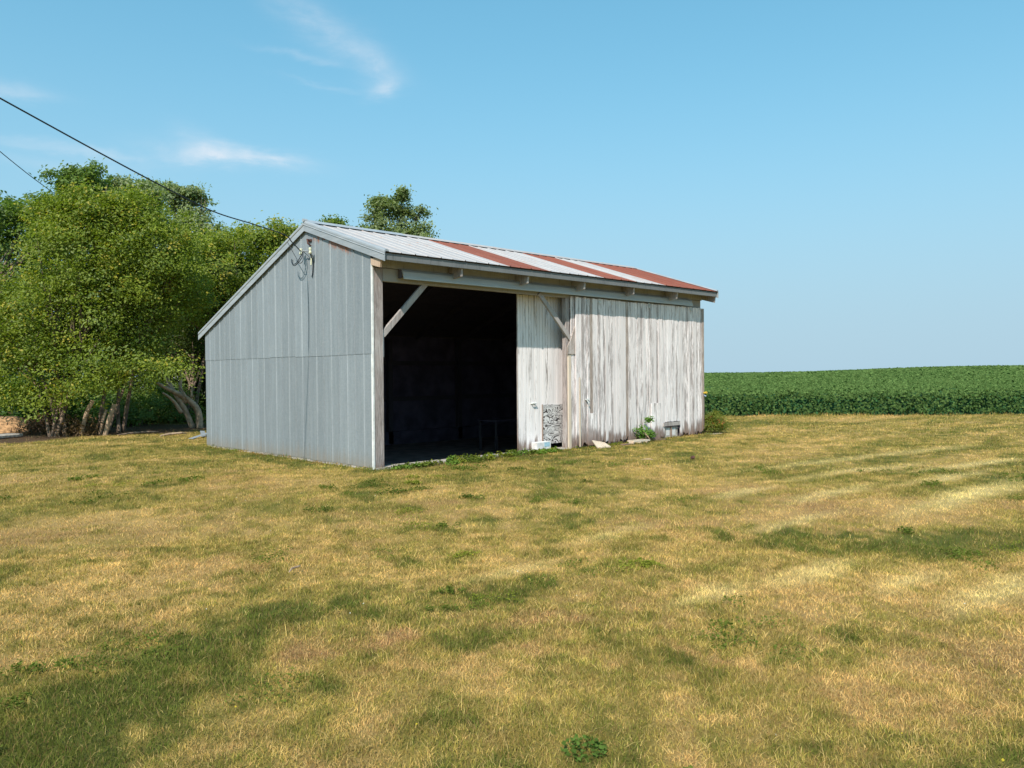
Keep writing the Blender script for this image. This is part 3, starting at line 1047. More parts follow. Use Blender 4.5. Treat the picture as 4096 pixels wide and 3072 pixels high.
# ridge cap in lapped lengths
seg = [(-0.06, 2.2, 0.020), (2.17, 4.9, 0.014), (4.87, 7.4, 0.012), (7.37, 10.12, 0.010)]
for k, (a, b, lift) in enumerate(seg):
    c = MB()
    hw = 0.13 if k else 0.15
    ring = lambda x: [(x, V_R - hw, Z_R - PF * hw + 0.018 + lift * 0.6), (x, V_R - 0.03, Z_R + 0.016 + lift), (x, V_R, Z_R + 0.034 + lift),
                      (x, V_R + 0.03, Z_R + 0.014 + lift), (x, V_R + hw, Z_R - PB * hw + 0.018 + lift * 0.6),
                      (x, V_R + hw, Z_R - PB * hw + 0.014 + lift * 0.6), (x, V_R, Z_R + 0.028 + lift), (x, V_R - hw, Z_R - PF * hw + 0.014 + lift * 0.6)]
    c.prism(ring(a), ring(b)).build('ridge_cap', M['galv_trim'] if k == 0 else M['roof_grey'], barn)


# rake trim: flat face with a rolled top edge
def rake(xa, sgn, va, za, vb, zb, name='rake_trim'):
    prof = [(0.0, -0.165), (0.0, -0.060), (0.012, -0.050), (0.0, -0.040), (0.004, -0.012), (-0.004 * 0, 0.012), (-0.022, 0.034),
            (-0.050, 0.040), (-0.080, 0.030), (-0.095, 0.012), (-0.090, 0.004), (-0.030, 0.004), (-0.012, -0.010), (-0.010, -0.165)]
    A = [(xa + sgn * p, va, za + q) for p, q in prof]
    B = [(xa + sgn * p, vb, zb + q) for p, q in prof]
    MB().prism(A, B).build(name, M['galv_trim'], barn)


rake(-0.085, -1, V_E - 0.005, Z_E, V_R, Z_R)
rake(-0.085, -1, V_R + 0.002, Z_R, V_B, Z_B)
rake(L + 0.085, 1, V_E - 0.005, Z_E, V_R, Z_R)
rake(L + 0.085, 1, V_R + 0.002, Z_R, V_B, Z_B)
MB().tube([(-0.105, V_R, Z_R + 0.035), (-0.02, V_R, Z_R + 0.035)], [0.034, 0.034], 10).build('ridge_end_cap', M['galv_trim'], barn)

# eave: fascia set back under the sheets, lookouts, rafter tails, frieze
MB().box(-0.055, L + 0.05, V_E + 0.030, V_E + 0.055, 3.565, 3.678).build('fascia', M['fascia'], barn, bevel=0.004)
MB().prism([(-0.045, 0.0, 3.635), (-0.045, -0.30, 3.60), (-0.045, -0.262, 3.455), (-0.045, 0.0, 3.525)],
           [(-0.004, 0.0, 3.635), (-0.004, -0.30, 3.60), (-0.004, -0.262, 3.455), (-0.004, 0.0, 3.525)]).build('lookout', M['tan_wood'], barn)
MB().prism([(L + 0.02, 0.0, 3.69), (L + 0.02, V_E + 0.06, 3.62), (L + 0.02, V_E + 0.09, 3.42), (L + 0.02, 0.0, 3.52)],
           [(L + 0.075, 0.0, 3.69), (L + 0.075, V_E + 0.06, 3.62), (L + 0.075, V_E + 0.09, 3.42), (L + 0.075, 0.0, 3.52)]).build('lookout', M['post'], barn)
for x in (1.65, 3.36, 5.06, 6.76, 8.46):
    vt, vb_ = V_E + 0.058, -0.160
    prof = [(vt, 3.66), (vt + 0.035, 3.425), (-0.165, 3.40), (-0.165, 3.505), (-0.030, 3.51), (-0.030, roof_z(-0.03) - 0.045)]
    MB().prism([(x, p_, q_) for p_, q_ in prof], [(x + 0.045, p_, q_) for p_, q_ in prof]
               ).build('rafter_tail', M['post'], barn)
MB().box(0.004, L, -0.026, 0.0, 3.497, roof_z(0) - 0.03).build('frieze_board', M['header'], barn)
MB().box(0.205, L - 0.02, 0.004, 0.10, 3.262, 3.492).build('header_beam', M['header'], barn, bevel=0.006)
MB().box(0.0, L, 0.0, 0.12, 3.495, 3.60).build('wall_plate', M['dark_wood'], barn)

# track hood for the sliding doors
hood = [(-0.030, 3.500), (-0.075, 3.490), (-0.125, 3.446), (-0.158, 3.330), (-0.158, 3.312), (-0.146, 3.312), (-0.118, 3.432), (-0.070, 3.476), (-0.030, 3.488)]
MB().prism([(0.53, a, b) for a, b in hood], [(9.50, a, b) for a, b in hood]).build('track_hood', M['track'], barn)
MB().box(0.50, 0.535, -0.10, -0.03, 3.33, 3.48).build('track_block', M['dark_wood'], barn)
MB().box(0.55, 9.45, -0.118, -0.088, 3.352, 3.375).build('door_track', M['iron'], barn)

# corner post and its white metal corner strip
MB().box(0.002, 0.20, 0.0, 0.15, -0.05, 3.488).build('corner_post', M['post'], barn, bevel=0.008)
MB().box(-0.036, -0.004, -0.012, -0.003, 0.02, 3.55).box(-0.036, -0.030, -0.003, 0.03, 0.02, 3.55).build('corner_strip', M['white_metal'], barn)
MB().box(0.20, 0.215, 0.01, 0.03, 1.95, 2.36).build('metal_flashing', M['galv_trim'], barn)
MB().box(L - 0.16, L + 0.02, 0.03, 0.2, -0.05, 3.49).build('corner_post', M['post'], barn)


# knee braces
def brace(xa, za, xb, zb, y0, y1, wd, mat):
    d = Vector((xb - xa, 0, zb - za)).normalized()
    n = Vector((-d.z, 0, d.x)) * wd * 0.5
    A, B = Vector((xa, 0, za)), Vector((xb, 0, zb))
    q = [A + n, B + n, B - n, A - n]
    MB().prism([(p.x, y0, p.z) for p in q], [(p.x, y1, p.z) for p in q]).build('knee_brace', mat, barn, bevel=0.003)


brace(1.16, 3.29, 0.205, 2.33, 0.02, 0.075, 0.105, M['post'])
brace(4.06, 3.30, 5.035, 2.36, -0.035, 0.02, 0.095, M['post'])

# jamb between the two doors
MB().box(5.145, 5.26, -0.055, -0.030, 0.03, 3.30).build('jamb_board', M['board_worn'], barn, bevel=0.003)
MB().box(5.02, 5.14, -0.032, -0.006, 0.03, 3.30).build('jamb_board', M['board_worn'], barn, bevel=0.003)
MB().box(4.90, 5.02, 0.006, 0.12, 0.0, 3.26).build('jamb_post', M['post'], barn, bevel=0.004)
MB().box(4.93, 5.012, -0.040, 0.002, 0.02, 2.05).build('prop_post', M['newwood'], barn, bevel=0.003)
gp = [(4.885, 2.055), (4.875, 2.20), (5.0, 2.38), (5.06, 2.52), (5.125, 2.66), (5.135, 2.055)]
MB().prism([(a, -0.056, b) for a, b in gp], [(a, -0.034, b) for a, b in gp]).build('gusset_board', M['board_bare'], barn)

# wall behind the outer door: horizontal girts, dark sheathing
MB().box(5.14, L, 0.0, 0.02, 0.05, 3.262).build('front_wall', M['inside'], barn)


# boards: a few shared meshes with ragged feet
def board_mesh(wd, th, h, ragged, seed, groove=0.004):
    r = random.Random(seed)
    n = 5
    lo = [r.uniform(0, ragged) for _ in range(n)]
    V, F = [], []
    for k in range(n):
        x = wd * k / (n - 1)
        V += [(x, 0, lo[k]), (x, 0, h), (x, th, lo[k]), (x, th, h)]
    for k in range(n - 1):
        a, b = 4 * k, 4 * (k + 1)
        F += [(a, b, b + 1, a + 1), (a + 2, a + 3, b + 3, b + 2), (a, a + 2, b + 2, b), (a + 1, b + 1, b + 3, a + 3)]
    e = 4 * (n - 1)
    F += [(0, 1, 3, 2), (e, e + 2, e + 3, e + 1)]
    me = bpy.data.meshes.new('board')
    me.from_pydata(V, [], F)
    me.update()
    return me


# inner sliding door, recessed
d1o = MB().box(3.78, 5.15, 0.328, 0.36, 1.6, 1.72).build('inner_sliding_door', M['dark_wood'], barn)
for z in (0.25, 3.0):
    MB().box(3.78, 5.15, 0.328, 0.36, z, z + 0.12).build('door_rail', M['dark_wood'], d1o)
BW = 0.0835
bm = [board_mesh(BW - 0.009, 0.022, 3.27, 0.05, 100 + k) for k in range(5)]
for me in bm:
    me.materials.append(M['board_white'])
for k in range(17):
    x = 3.740 + k * BW
    z0 = 0.03 if x < 4.42 else 0.13
    o = link('board', bm[k % 5] if z0 < 0.1 else bm[(k + 2) % 5], None, d1o, (x, 0.302 + RNG.uniform(0, 0.007), z0 - RNG.uniform(0, .02)))
MB().box(3.728, 3.742, 0.298, 0.312, 0.0, 3.28).build('edge_strip', M['board_bare'], d1o)
MB().box(0, 0.70, 0, 0.012, 0, 0.84).build('plywood_patch', M['ply'], d1o, loc=(4.475, 0.285, 0.135))
MB().box(0, 0.022, 0, 0.02, 0, 0.86).build('trim_strip', M['board_bare'], d1o, loc=(4.448, 0.281, 0.125))
h_ = MB().tube([(4.12, 0.30, 1.015), (4.12, 0.255, 1.02), (4.23, 0.252, 1.02), (4.23, 0.30, 1.015)], 0.012, 8)
h_.box(4.108, 4.242, 0.294, 0.301, 1.0, 1.035)
h_.build('handle', M['white_metal'], d1o)

# outer sliding door
d2o = MB().box(5.27, 10.1, -0.060, -0.034, 1.7, 1.84).build('outer_sliding_door', M['dark_wood'], barn)
for z in (0.42, 3.05):
    MB().box(5.27, 10.1, -0.060, -0.034, z, z + 0.14).build('door_rail', M['dark_wood'], d2o)
BW2 = 0.0905
b2 = [board_mesh(BW2 - 0.010, 0.021, 3.23, 0.10, 200 + k) for k in range(7)]
b2s = [board_mesh(BW2 - 0.007, 0.021, 2.86, 0.02, 300 + k) for k in range(3)]
b2b = board_mesh(BW2 - 0.008, 0.021, 3.23, 0.16, 401)
for me in b2:
    me.materials.append(M['board_worn'])
for me in b2s:
    me.materials.append(M['board_dry'])
b2b.materials.append(M['board_bare'])
x0 = 5.125
nb = int((10.15 - x0) / BW2)
for k in range(nb):
    x = x0 + k * BW2
    y = -0.088 + RNG.uniform(-0.006, 0.006)
    if 8.30 < x < 8.94:
        o = link('board', b2s[k % 3], None, d2o, (x, y, 0.43))
    elif k in (5, 19) or x > 9.98:
        o = link('board', b2b, None, d2o, (x, y, 0.05))
    else:
        o = link('board', b2[(k * 3) % 7], None, d2o, (x, y, 0.045 + RNG.uniform(0, 0.02)))
# repair pieces, hangers, handle, vent
MB().box(0, 0.24, 0, 0.016, 0, 0.86).build('patch_board', M['board_white'], d2o, loc=(7.79, -0.112, 0.05))
MB().box(0, 0.10, 0, 0.014, 0, 0.86).build('patch_board', M['board_white'], d2o, loc=(8.05, -0.110, 0.05))
MB().box(0, 0.29, 0, 0.014, 0, 0.70).build('patch_board', M['board_worn'], d2o, loc=(5.47, -0.112, 0.06), bevel=0.002)
MB().box(5.20, 5.235, -0.112, -0.098, 0.05, 1.55).build('edge_strip', M['newwood'], d2o)
MB().box(8.28, 8.97, -0.115, -0.096, 0.335, 0.425).build('vent_lintel', M['post'], d2o)
MB().box(8.62, 8.64, -0.095, -0.07, 0.06, 0.335).build('vent_post', M['board_bare'], d2o)
for x in (5.87, 7.70, 9.45):
    a, b = x, x + 0.055
    hg = MB().box(a, a + 0.012, -0.112, -0.098, 3.19, 3.29).box(b - 0.012, b, -0.112, -0.098, 3.19, 3.29)
    hg.box(a + 0.012, b - 0.012, -0.110, -0.098, 3.278, 3.29).box(a + 0.012, b - 0.012, -0.110, -0.098, 3.19, 3.202)
    hg.build('hanger', M['white_metal'], d2o)
hd = MB().box(5.40, 5.50, -0.128, -0.095, 1.06, 1.085)
hd.tube([(5.42, -0.118, 1.06), (5.47, -0.15, 0.99), (5.50, -0.11, 0.93)], 0.010, 6)
hd.build('handle', M['white_metal'], d2o)
ins = MB().tube([(10.06, -0.10, 1.11), (10.06, -0.19, 1.12)], [0.02, 0.03], 8)
ins.build('fence_insulator', M['yellow'], barn)
MB().tube([(10.07, -0.10, 1.05), (10.09, -0.15, 1.02)], [0.016, 0.02], 8).build('fence_insulator', M['pale_blue'], barn)

# service bracket high on the gable, with drop loops
MB().tube([(-0.03, 2.03, 4.19), (-0.10, 2.02, 4.20), (-0.11, 1.98, 4.12), (-0.05, 1.97, 4.08)], [0.02, 0.02, 0.016, 0.012], 8).box(-0.06, -0.02, 1.97, 2.08, 4.17, 4.21).build('rusty_bracket', M['iron'], barn)
br = MB().tube([(-0.15, 2.16, 3.99), (-0.15, 1.83, 3.97)], 0.012, 8)
br.tube([(-0.15, 1.83, 3.97), (-0.13, 1.84, 3.91), (-0.03, 1.90, 3.84)], 0.013, 6)
br.tube([(-0.15, 2.10, 3.985), (-0.03, 2.02, 3.86)], 0.010, 6)
br.build('service_bracket', M['galv_trim'], barn)


def spool(y, z, rad=0.034):
    s = MB().tube([(-0.15, y, z - 0.06), (-0.15, y, z - 0.05), (-0.15, y, z - 0.02), (-0.15, y, z), (-0.15, y, z + 0.02), (-0.15, y, z + 0.05), (-0.15, y, z + 0.06)],
                  [rad * 0.6, rad, rad * 0.9, rad * 0.5, rad * 0.9, rad, rad * 0.6], 12)
    s.build('spool_insulator', M['ceramic'], barn, smooth=True)


spool(2.17, 3.985)
spool(1.83, 3.965, 0.030)
MB().tube([(-0.05, 1.965, 3.86), (-0.06, 1.96, 3.72)], 0.014, 6).build('porcelain_tube', M['ceramic'], barn)
MB().box(-0.06, -0.03, 1.945, 1.975, 3.52, 3.72).build('wire_clamp', M['galv_trim'], barn)


def curve_pts(pts, n=14):
    P = [Vector(p) for p in pts]
    P = [P[0] * 2 - P[1]] + P + [P[-1] * 2 - P[-2]]
    out = []
    for i in range(1, len(P) - 2):
        for k in range(n):
            t = k / n
            a, b, c, d = P[i - 1], P[i], P[i + 1], P[i + 2]
            out.append(0.5 * ((2 * b) + (c - a) * t + (2 * a - 5 * b + 4 * c - d) * t * t + (3 * b - a - 3 * c + d) * t ** 3))
    out.append(P[-2])
    return out


lw = MB().tube(curve_pts([(-0.16, 2.10, 3.97), (-0.20, 2.05, 3.86), (-0.24, 2.12, 3.76), (-0.25, 2.26, 3.72), (-0.24, 2.37, 3.80), (-0.22, 2.40, 3.86)]), 0.008, 6)
lw.tube(curve_pts([(-0.16, 2.08, 3.97), (-0.20, 2.14, 3.85), (-0.24, 2.20, 3.76), (-0.24, 2.32, 3.76), (-0.22, 2.36, 3.84)]), 0.008, 6)
lw.tube(curve_pts([(-0.30, 2.42, 4.19), (-0.27, 2.33, 4.05), (-0.22, 2.22, 3.86), (-0.2, 2.14, 3.76), (-0.18, 2.05, 3.80), (-0.16, 2.07, 3.95)]), 0.006, 6)
lw.tube(curve_pts([(-0.15, 1.84, 3.95), (-0.12, 1.85, 3.86), (-0.05, 1.90, 3.78), (-0.04, 1.93, 3.60), (-0.05, 1.95, 3.5)]), 0.011, 6)
lw.build('service_loops', M['wire'], barn)

# a wire from the gable to a pole standing off to the west
wpts = [(-0.15, 2.17, 3.99), (-0.45, 1.95, 4.10), (-0.73, 1.72, 4.18), (-1.6, 1.18, 4.19), (-2.47, 0.74, 4.22), (-3.41, 0.27, 4.38), (-4.38, -0.20, 4.58), (-5.62, -0.84, 4.84),
        (-9.0, -2.6, 5.55), (-14.0, -5.3, 6.9)]
wire = MB().tube(curve_pts(wpts, 8), 0.0098, 6).build('power_wire', M['wire'])
tag(wire, 'thick black service wire running to the peak of the metal gable', 'wire')
A, B = at(-420, 250, 17), at(420, 905, 34)
mid = (A + B) / 2 - Vector((0, 0, 0.25))
wire2 = MB().tube(curve_pts([A, mid, B], 10), 0.012, 6).build('power_wire', M['wire'])
tag(wire2, 'thinner black wire at the far left running behind the trees', 'wire')

# ------------------------------------------------------------------ things at the foot of the wall
b = empty('concrete_block', (4.30, 0.18, 0.0), 'white painted block with a pale blue patch under the plywood door patch', 'block')
MB().box(-0.22, 0.20, -0.09, 0.08, 0.045, 0.205).build('block_body', M['block'], b, bevel=0.006)
MB().box(0.0, 0.16, -0.0935, -0.0905, 0.105, 0.195).build('blue_patch', M['blue'], b)
tag(MB().box(-0.06, 0.07, -0.05, 0.05, 0.04, 0.16).build('concrete_block', M['concrete'], None, (4.98, 0.12, 0.0), bevel=0.02),
    'small rough grey block between the white painted block and the pale upright post', 'block')
# leaning tan board
lb = MB().prism([(-0.22, -0.13, 0.012), (0.16, -0.19, 0.012), (0.30, 0.10, 0.075), (-0.10, 0.12, 0.15)],
                [(-0.22, -0.13, 0.035), (0.16, -0.19, 0.035), (0.30, 0.10, 0.10), (-0.10, 0.12, 0.172)])
tag(lb.build('loose_board', M['newwood'], None, (5.62, -0.30, 0.01)), 'tan offcut of board lying against the foot of the outer sliding door', 'board')
for i, (x, y, a, ln, z, lab) in enumerate(((6.55, -0.36, 0.15, 0.50, 0.02, 'short grey board lying flat left of the broken frame below the sapling'),
                                           (7.95, -0.22, 0.03, 0.80, 0.03, 'narrow weathered board lying along the wall right of the sapling'))):
    o = MB().box(-ln / 2, ln / 2, -0.05, 0.05, 0, 0.025).build('loose_board', M['board_bare'], None, (x, y, z))
    o.rotation_euler = (0, 0.04, a)
    tag(o, lab, 'board')
fr = empty('broken_frame', (6.98, -0.34, 0.01), 'broken weathered wooden frame lying in the grass below the green sapling', 'frame')
MB().box(-0.30, 0.30, -0.10, -0.07, 0.06, 0.095).build('rail', M['newwood'], fr)
MB().box(-0.28, 0.32, 0.08, 0.11, 0.06, 0.095).build('rail', M['newwood'], fr)
for x in (-0.27, 0.02, 0.27):
    MB().box(x, x + 0.035, -0.067, 0.077, 0.0, 0.09).build('slat', M['newwood'], fr)
tag(MB().box(-0.28, 0.24, -0.16, 0.10, 0, 0.045).build('concrete_slab', M['concrete'], None, (10.45, -0.12, 0.0), bevel=0.012),
    'pale concrete slab at the far corner of the shed beside the red green bush', 'slab')
vb = empty('concrete_block', (8.65, 0.0, 0.0), 'grey concrete block seen in the low vent hole of the outer door', 'block')
MB().box(-0.30, 0.29, -0.058, -0.012, 0.046, 0.30).build('block_body', M['concrete'], vb, bevel=0.006)
MB().box(-0.20, -0.06, -0.0615, -0.059, 0.10, 0.27).box(0.05, 0.19, -0.0615, -0.059, 0.10, 0.27).build('block_recess', M['block'], vb)

# debris in the lawn
for (x, y, s, lab, mt, nm, cat) in ((4.9, -3.15, 0.05, 'small dark clod lying alone on the mown grass right of the shed', 'iron', 'dark_clod', 'clod'),):
    c = MB().tube([(-s, 0, 0.03), (-s * 0.4, 0.01, 0.045), (s * 0.5, 0, 0.05), (s, 0.01, 0.03)], [0.006, 0.03, 0.035, 0.008], 7)
    tag(c.build(nm, M[mt], None, (x, y, float(ground_z(np.array([x]), np.array([y]))[0]))), lab, cat)
for (x, y, a, lab) in ((4.05, -2.75, 2.4, 'pale dry twig on the grass below the outer sliding door'),
                       (-4.55, -5.55, 0.6, 'pale dry stick on the lawn in front of the metal gable')):
    z = float(ground_z(np.array([x]), np.array([y]))[0]) + 0.045
    p = [(-0.10, 0, 0), (-0.03, 0.012, 0.012), (0.05, -0.004, 0.01), (0.12, 0.01, 0.0)]
    o = MB().tube(p, [0.005, 0.009, 0.008, 0.003], 6).build('dry_twig', M['bark_light'], None, (x, y, z))
    o.rotation_euler[2] = a
    tag(o, lab, 'twig')

# inside: a table with a hose hanging from it
tb = empty('work_table', (6.3, 3.5, -0.30), 'dim work table inside the dark doorway beside the inner door', 'table')
MB().box(-0.55, 1.2, -0.35, 0.35, 0.74, 0.775).build('tabletop', M['inside'], tb)
for (x, y) in ((-0.5, -0.3), (-0.5, 0.3), (1.15, -0.3), (1.15, 0.3)):
    MB().box(x - 0.025, x + 0.025, y - 0.025, y + 0.025, 0, 0.738).build('leg', M['dark_wood'], tb)

# ------------------------------------------------------------------ trees and bushes
def gz(x, y):
    return float(ground_z(np.array([float(x)]), np.array([float(y)]))[0])


def spread_tree(name, label, base, stems, blobs, nsprig, per, lsize, cols, seed, bark='bark', group=None, cat='tree',
                trunk_r=0.13, sig=0.16, limbs=5, droop=0.0, aspect=0.55, gather=15):
    """stems: list of 3D points; blobs: (centre, rx, ry, rz) crown masses. Everything in world metres."""
    rs = np.random.RandomState(seed)
    base = Vector(base)
    base.z = gz(base.x, base.y)
    root = empty(name, base, label, cat, group)
    tr = MB()
    sprig_src = []
    for bi, (c, rx, ry, rz) in enumerate(blobs):
        c = Vector(c) - base
        st = stems[bi % len(stems)]
        if bi >= len(stems) and c.z < 2.0:
            continue
        s0 = Vector((st[0], st[1], -0.1))
        knee = Vector((st[0] * 1.0 + (c.x - st[0]) * 0.35 + rs.normal(0, 0.12), st[1] + (c.y - st[1]) * 0.35 + rs.normal(0, 0.12), c.z * 0.42))
        pts = curve_pts([s0, knee, c + Vector((0, 0, rz * 0.5))], 7)
        r0 = trunk_r * rs.uniform(0.7, 1.1) * (0.75 if bi >= len(stems) else 1)
        tr.tube(pts, [r0 * (1 - 0.88 * k / (len(pts) - 1)) + 0.003 for k in range(len(pts))], 7)
        for k in range(limbs):
            a = rs.uniform(0, 2 * math.pi)
            e = c + Vector((math.cos(a) * rx * 0.85, math.sin(a) * ry * 0.85, rs.uniform(-0.6, 0.8) * rz))
            s = pts[int(len(pts) * rs.uniform(0.45, 0.9))]
            mm = (s + e) / 2 + Vector((0, 0, 0.12 * rz))
            q = curve_pts([s, mm, e], 5)
            tr.tube(q, [r0 * 0.34 * (1 - 0.85 * i / (len(q) - 1)) + 0.003 for i in range(len(q))], 5, caps=False)
    tr.build('trunk', M[bark], root, smooth=True)
    vol = np.array([rx * ry * rz for _, rx, ry, rz in blobs]) ** 0.8
    pick = rs.choice(len(blobs), nsprig, p=vol / vol.sum())
    d = rs.normal(size=(nsprig, 3))
    d /= np.linalg.norm(d, axis=1, keepdims=True)
    rad = rs.uniform(0.25, 1.0, nsprig) ** 0.45
    lump = 0.78 + 0.55 * fbm(d[:, 0] * 2.3 + pick * 7 + seed, d[:, 1] * 2.3 + d[:, 2] * 2.1, 3, seed)
    rad = rad * lump
    rad = np.where(rs.rand(nsprig) < 0.14, rad * rs.uniform(1.05, 1.28, nsprig), rad)
    cen = np.array([list(c) for c, *_ in blobs])[pick]
    rr = np.array([[a, b_, c_] for _, a, b_, c_ in blobs])[pick]
    # sprigs gather in boughs, leaving gaps between them
    nb_ = max(6, nsprig // gather)
    bough = rs.randint(0, nb_, nsprig)
    lead = np.array([np.flatnonzero(bough == k)[0] if (bough == k).any() else 0 for k in range(nb_)])
    sp = cen + d * rad[:, None] * rr
    rmean = rr[lead[bough]].mean(1)[:, None]
    sp = sp[lead[bough]] + rs.normal(0, 1, (nsprig, 3)) * (0.17 * rmean + np.minimum(0.07, 0.12 * rmean)) * [1.1, 1.1, 0.75]
    loose = rs.rand(nsprig, 1) < 0.16
    sp = np.where(loose, cen + d * rad[:, None] * rr, sp)
    d = d[lead[bough]] * 0.6 + d * 0.4
    sp[:, 2] = np.maximum(sp[:, 2], base.z + 0.12)
    # upright shoots out of the top of the crown
    ns_ = nsprig // 7
    top = np.argsort(-sp[:, 2] - rs.rand(nsprig) * 1.2 * rr[:, 2])[:ns_]
    k_ = rs.randint(0, ns_, nsprig // 5)
    extra = sp[top][k_ % max(1, ns_ // 4)] + np.stack([rs.normal(0, 0.06, len(k_)), rs.normal(0, 0.06, len(k_)), rs.uniform(0, 0.28, len(k_))], 1) * np.minimum(1.0, rr[top][k_ % max(1, ns_ // 4)])
    swap = rs.choice(nsprig, len(k_), replace=False)
    sp[swap] = extra
    # leaves of each sprig
    n = nsprig * per
    S = np.repeat(sp, per, 0)
    size_s = np.repeat(rs.uniform(0.6, 1.5, nsprig), per)[:, None]
    off = rs.normal(0, sig, (n, 3)) * size_s * [1, 1, 0.6]
    # shoots reach outward and up
    dirn = np.repeat(d * [1, 1, 0.6] + [0, 0, 0.55 - droop], per, 0)
    off += dirn * rs.uniform(0, 1.6 * sig, (n, 1))
    P = S + off
    nrm = rs.normal(0, 0.38, (n, 3)) + np.repeat(d * 0.5 + rs.normal(0, 0.42, (nsprig, 3)), per, 0) + [-0.22, -0.13, 0.7]
    ct = np.repeat(rs.rand(nb_, 1)[bough] * 0.5 + rs.rand(nsprig, 1) * 0.5, per, 0) * 0.8 + rs.rand(n, 1) * 0.2
    K = np.array(cols[0]) * (1 - ct) + np.array(cols[1]) * ct
    if len(cols) > 2:
        odd = np.repeat(rs.rand(nsprig, 1) < 0.05, per, 0)
        K = np.where(odd, np.array(cols[2]), K)
    K = K * rs.uniform(0.86, 1.14, (n, 1))
    sz = lsize * rs.uniform(0.6, 1.35, n)
    me = leaf_mesh('crown', P - np.array(list(base)), nrm, sz, K, M['leaf'], aspect, rs)
    link('crown', me, None, root)
    return root


YG = ((0.085, 0.145, 0.020), (0.330, 0.385, 0.042), (0.44, 0.38, 0.05))      # box elder, yellowing
MG = ((0.070, 0.130, 0.022), (0.220, 0.300, 0.040), (0.32, 0.32, 0.05))
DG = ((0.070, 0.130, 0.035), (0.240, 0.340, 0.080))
SG = ((0.130, 0.180, 0.085), (0.420, 0.480, 0.230))                          # cottonwood, greyish


def mass(D, *items):
    """(px, py, radius px, [vertical radius px], [depth radius m]) at D metres -> crown masses in world metres"""
    out = []
    for it in items:
        px, py, r = it[:3]
        rv = it[3] if len(it) > 3 else r
        dd = it[4] if len(it) > 4 else 0.0
        s = (D + dd) / 3186.86
        out.append((at(px, py, D + dd), r * s, r * s, rv * s))
    return out


GT = 'trees at the left behind the shed'
spread_tree('box_elder_tree', 'yellow green box elder with splayed pale stems, leftmost at the lawn edge', (-1.55, 13.2, 0),
            [(-0.15, 0, 0), (0.12, 0.05, 0), (0.0, 0.2, 0), (-0.05, 0.0, 0), (0.2, -0.05, 0)],
            mass(22.5, (-70, 1250, 150, 190), (90, 1330, 165, 150), (250, 1040, 150, 165), (400, 1180, 170, 190), (220, 1290, 170, 160), (340, 915, 85, 90), (60, 1480, 120, 85, -0.8),
                 (330, 1480, 130, 80, -0.7), (150, 1590, 110, 48, -1.2), (10, 1570, 90, 55, -1.0), (300, 1600, 60, 35, -1.0)),
            2900, 22, 0.088, YG, 1, group=GT, limbs=7, trunk_r=0.072)
spread_tree('box_elder_tree', 'yellow green box elder on thick leaning stems, second from the left at the lawn edge', (-0.1, 13.5, 0),
            [(-0.3, 0.1, 0), (-0.1, 0, 0), (0.25, 0, 0), (0.4, 0.15, 0)],
            mass(23.5, (560, 1060, 180, 190), (680, 1190, 140, 120, 1.0), (500, 1330, 150, 140, 0.5), (660, 1050, 130, 110), (560, 1500, 90, 60, -1.0), (690, 1500, 60, 45, -1.2)),
            2600, 22, 0.088, YG, 2, group=GT, limbs=6, trunk_r=0.075)
spread_tree('box_elder_tree', 'dense box elder leaning over pale fallen stems just left of the metal gable', (3.7, 16.9, 0),
            [(-0.3, 0, 0), (0.0, 0, 0), (0.3, 0.1, 0), (0.1, 0.3, 0)],
            mass(27, (780, 1290, 130, 110, 2.5), (890, 1180, 120, 120, 2.0), (700, 1370, 120, 70, 3.0), (830, 1350, 100, 110, 2.5), (930, 1250, 140, 200, 1.5)),
            2000, 22, 0.095, ((0.030, 0.065, 0.016), (0.120, 0.165, 0.026), (0.2, 0.2, 0.04)), 3, group=GT, trunk_r=0.09)  # leaf colours darkened to stand in for the shade of the hollow
spread_tree('box_elder_tree', 'yellow green box elder whose top shows above the left slope of the roof', (6.6, 17.3, 0),
            [(-0.2, 0, 0), (0.2, 0, 0), (0, 0.2, 0)],
            mass(29, (840, 1050, 120, 110, -2.0), (760, 1170, 120, 110, -2.5), (960, 1060, 120, 110), (1070, 1010, 110, 80), (1010, 1200, 190, 200), (1120, 985, 75, 50), (1000, 965, 55, 45), (1170, 945, 32, 22)),
            1900, 20, 0.11, YG, 4, group=GT)
spread_tree('dark_green_tree', 'dark green tree at the left edge of the photo, half cut by the frame', (-4.0, 18.0, 0),
            [(0, 0, 0), (0.2, 0, 0)],
            mass(27, (0, 1010, 170, 160), (110, 920, 140, 110), (-160, 1150, 220, 220), (40, 1180, 150, 180), (-60, 1400, 200, 160)),
            1500, 20, 0.13, DG, 5, group=GT, trunk_r=0.18)
spread_tree('dark_green_tree', 'tall dark green tree with the highest top among the left trees', (1.0, 23.5, 0),
            [(0, 0, 0), (0.3, 0, 0)],
            mass(33, (325, 790, 85, 70), (420, 830, 110, 90), (240, 900, 130, 110), (380, 980, 180, 180), (280, 1250, 200, 180)),
            1500, 20, 0.15, DG, 6, group=GT, trunk_r=0.2, gather=8)
spread_tree('grey_green_tree', 'pale grey green tree rising between the tall dark tree and the cottonwood', (3.0, 24.5, 0),
            [(0, 0, 0), (0.3, 0.1, 0)],
            mass(34, (540, 815, 80, 65), (520, 930, 120, 110), (620, 1080, 130, 120), (600, 1300, 200, 160)),
            1300, 20, 0.15, SG, 7, group=GT, trunk_r=0.2, gather=8)
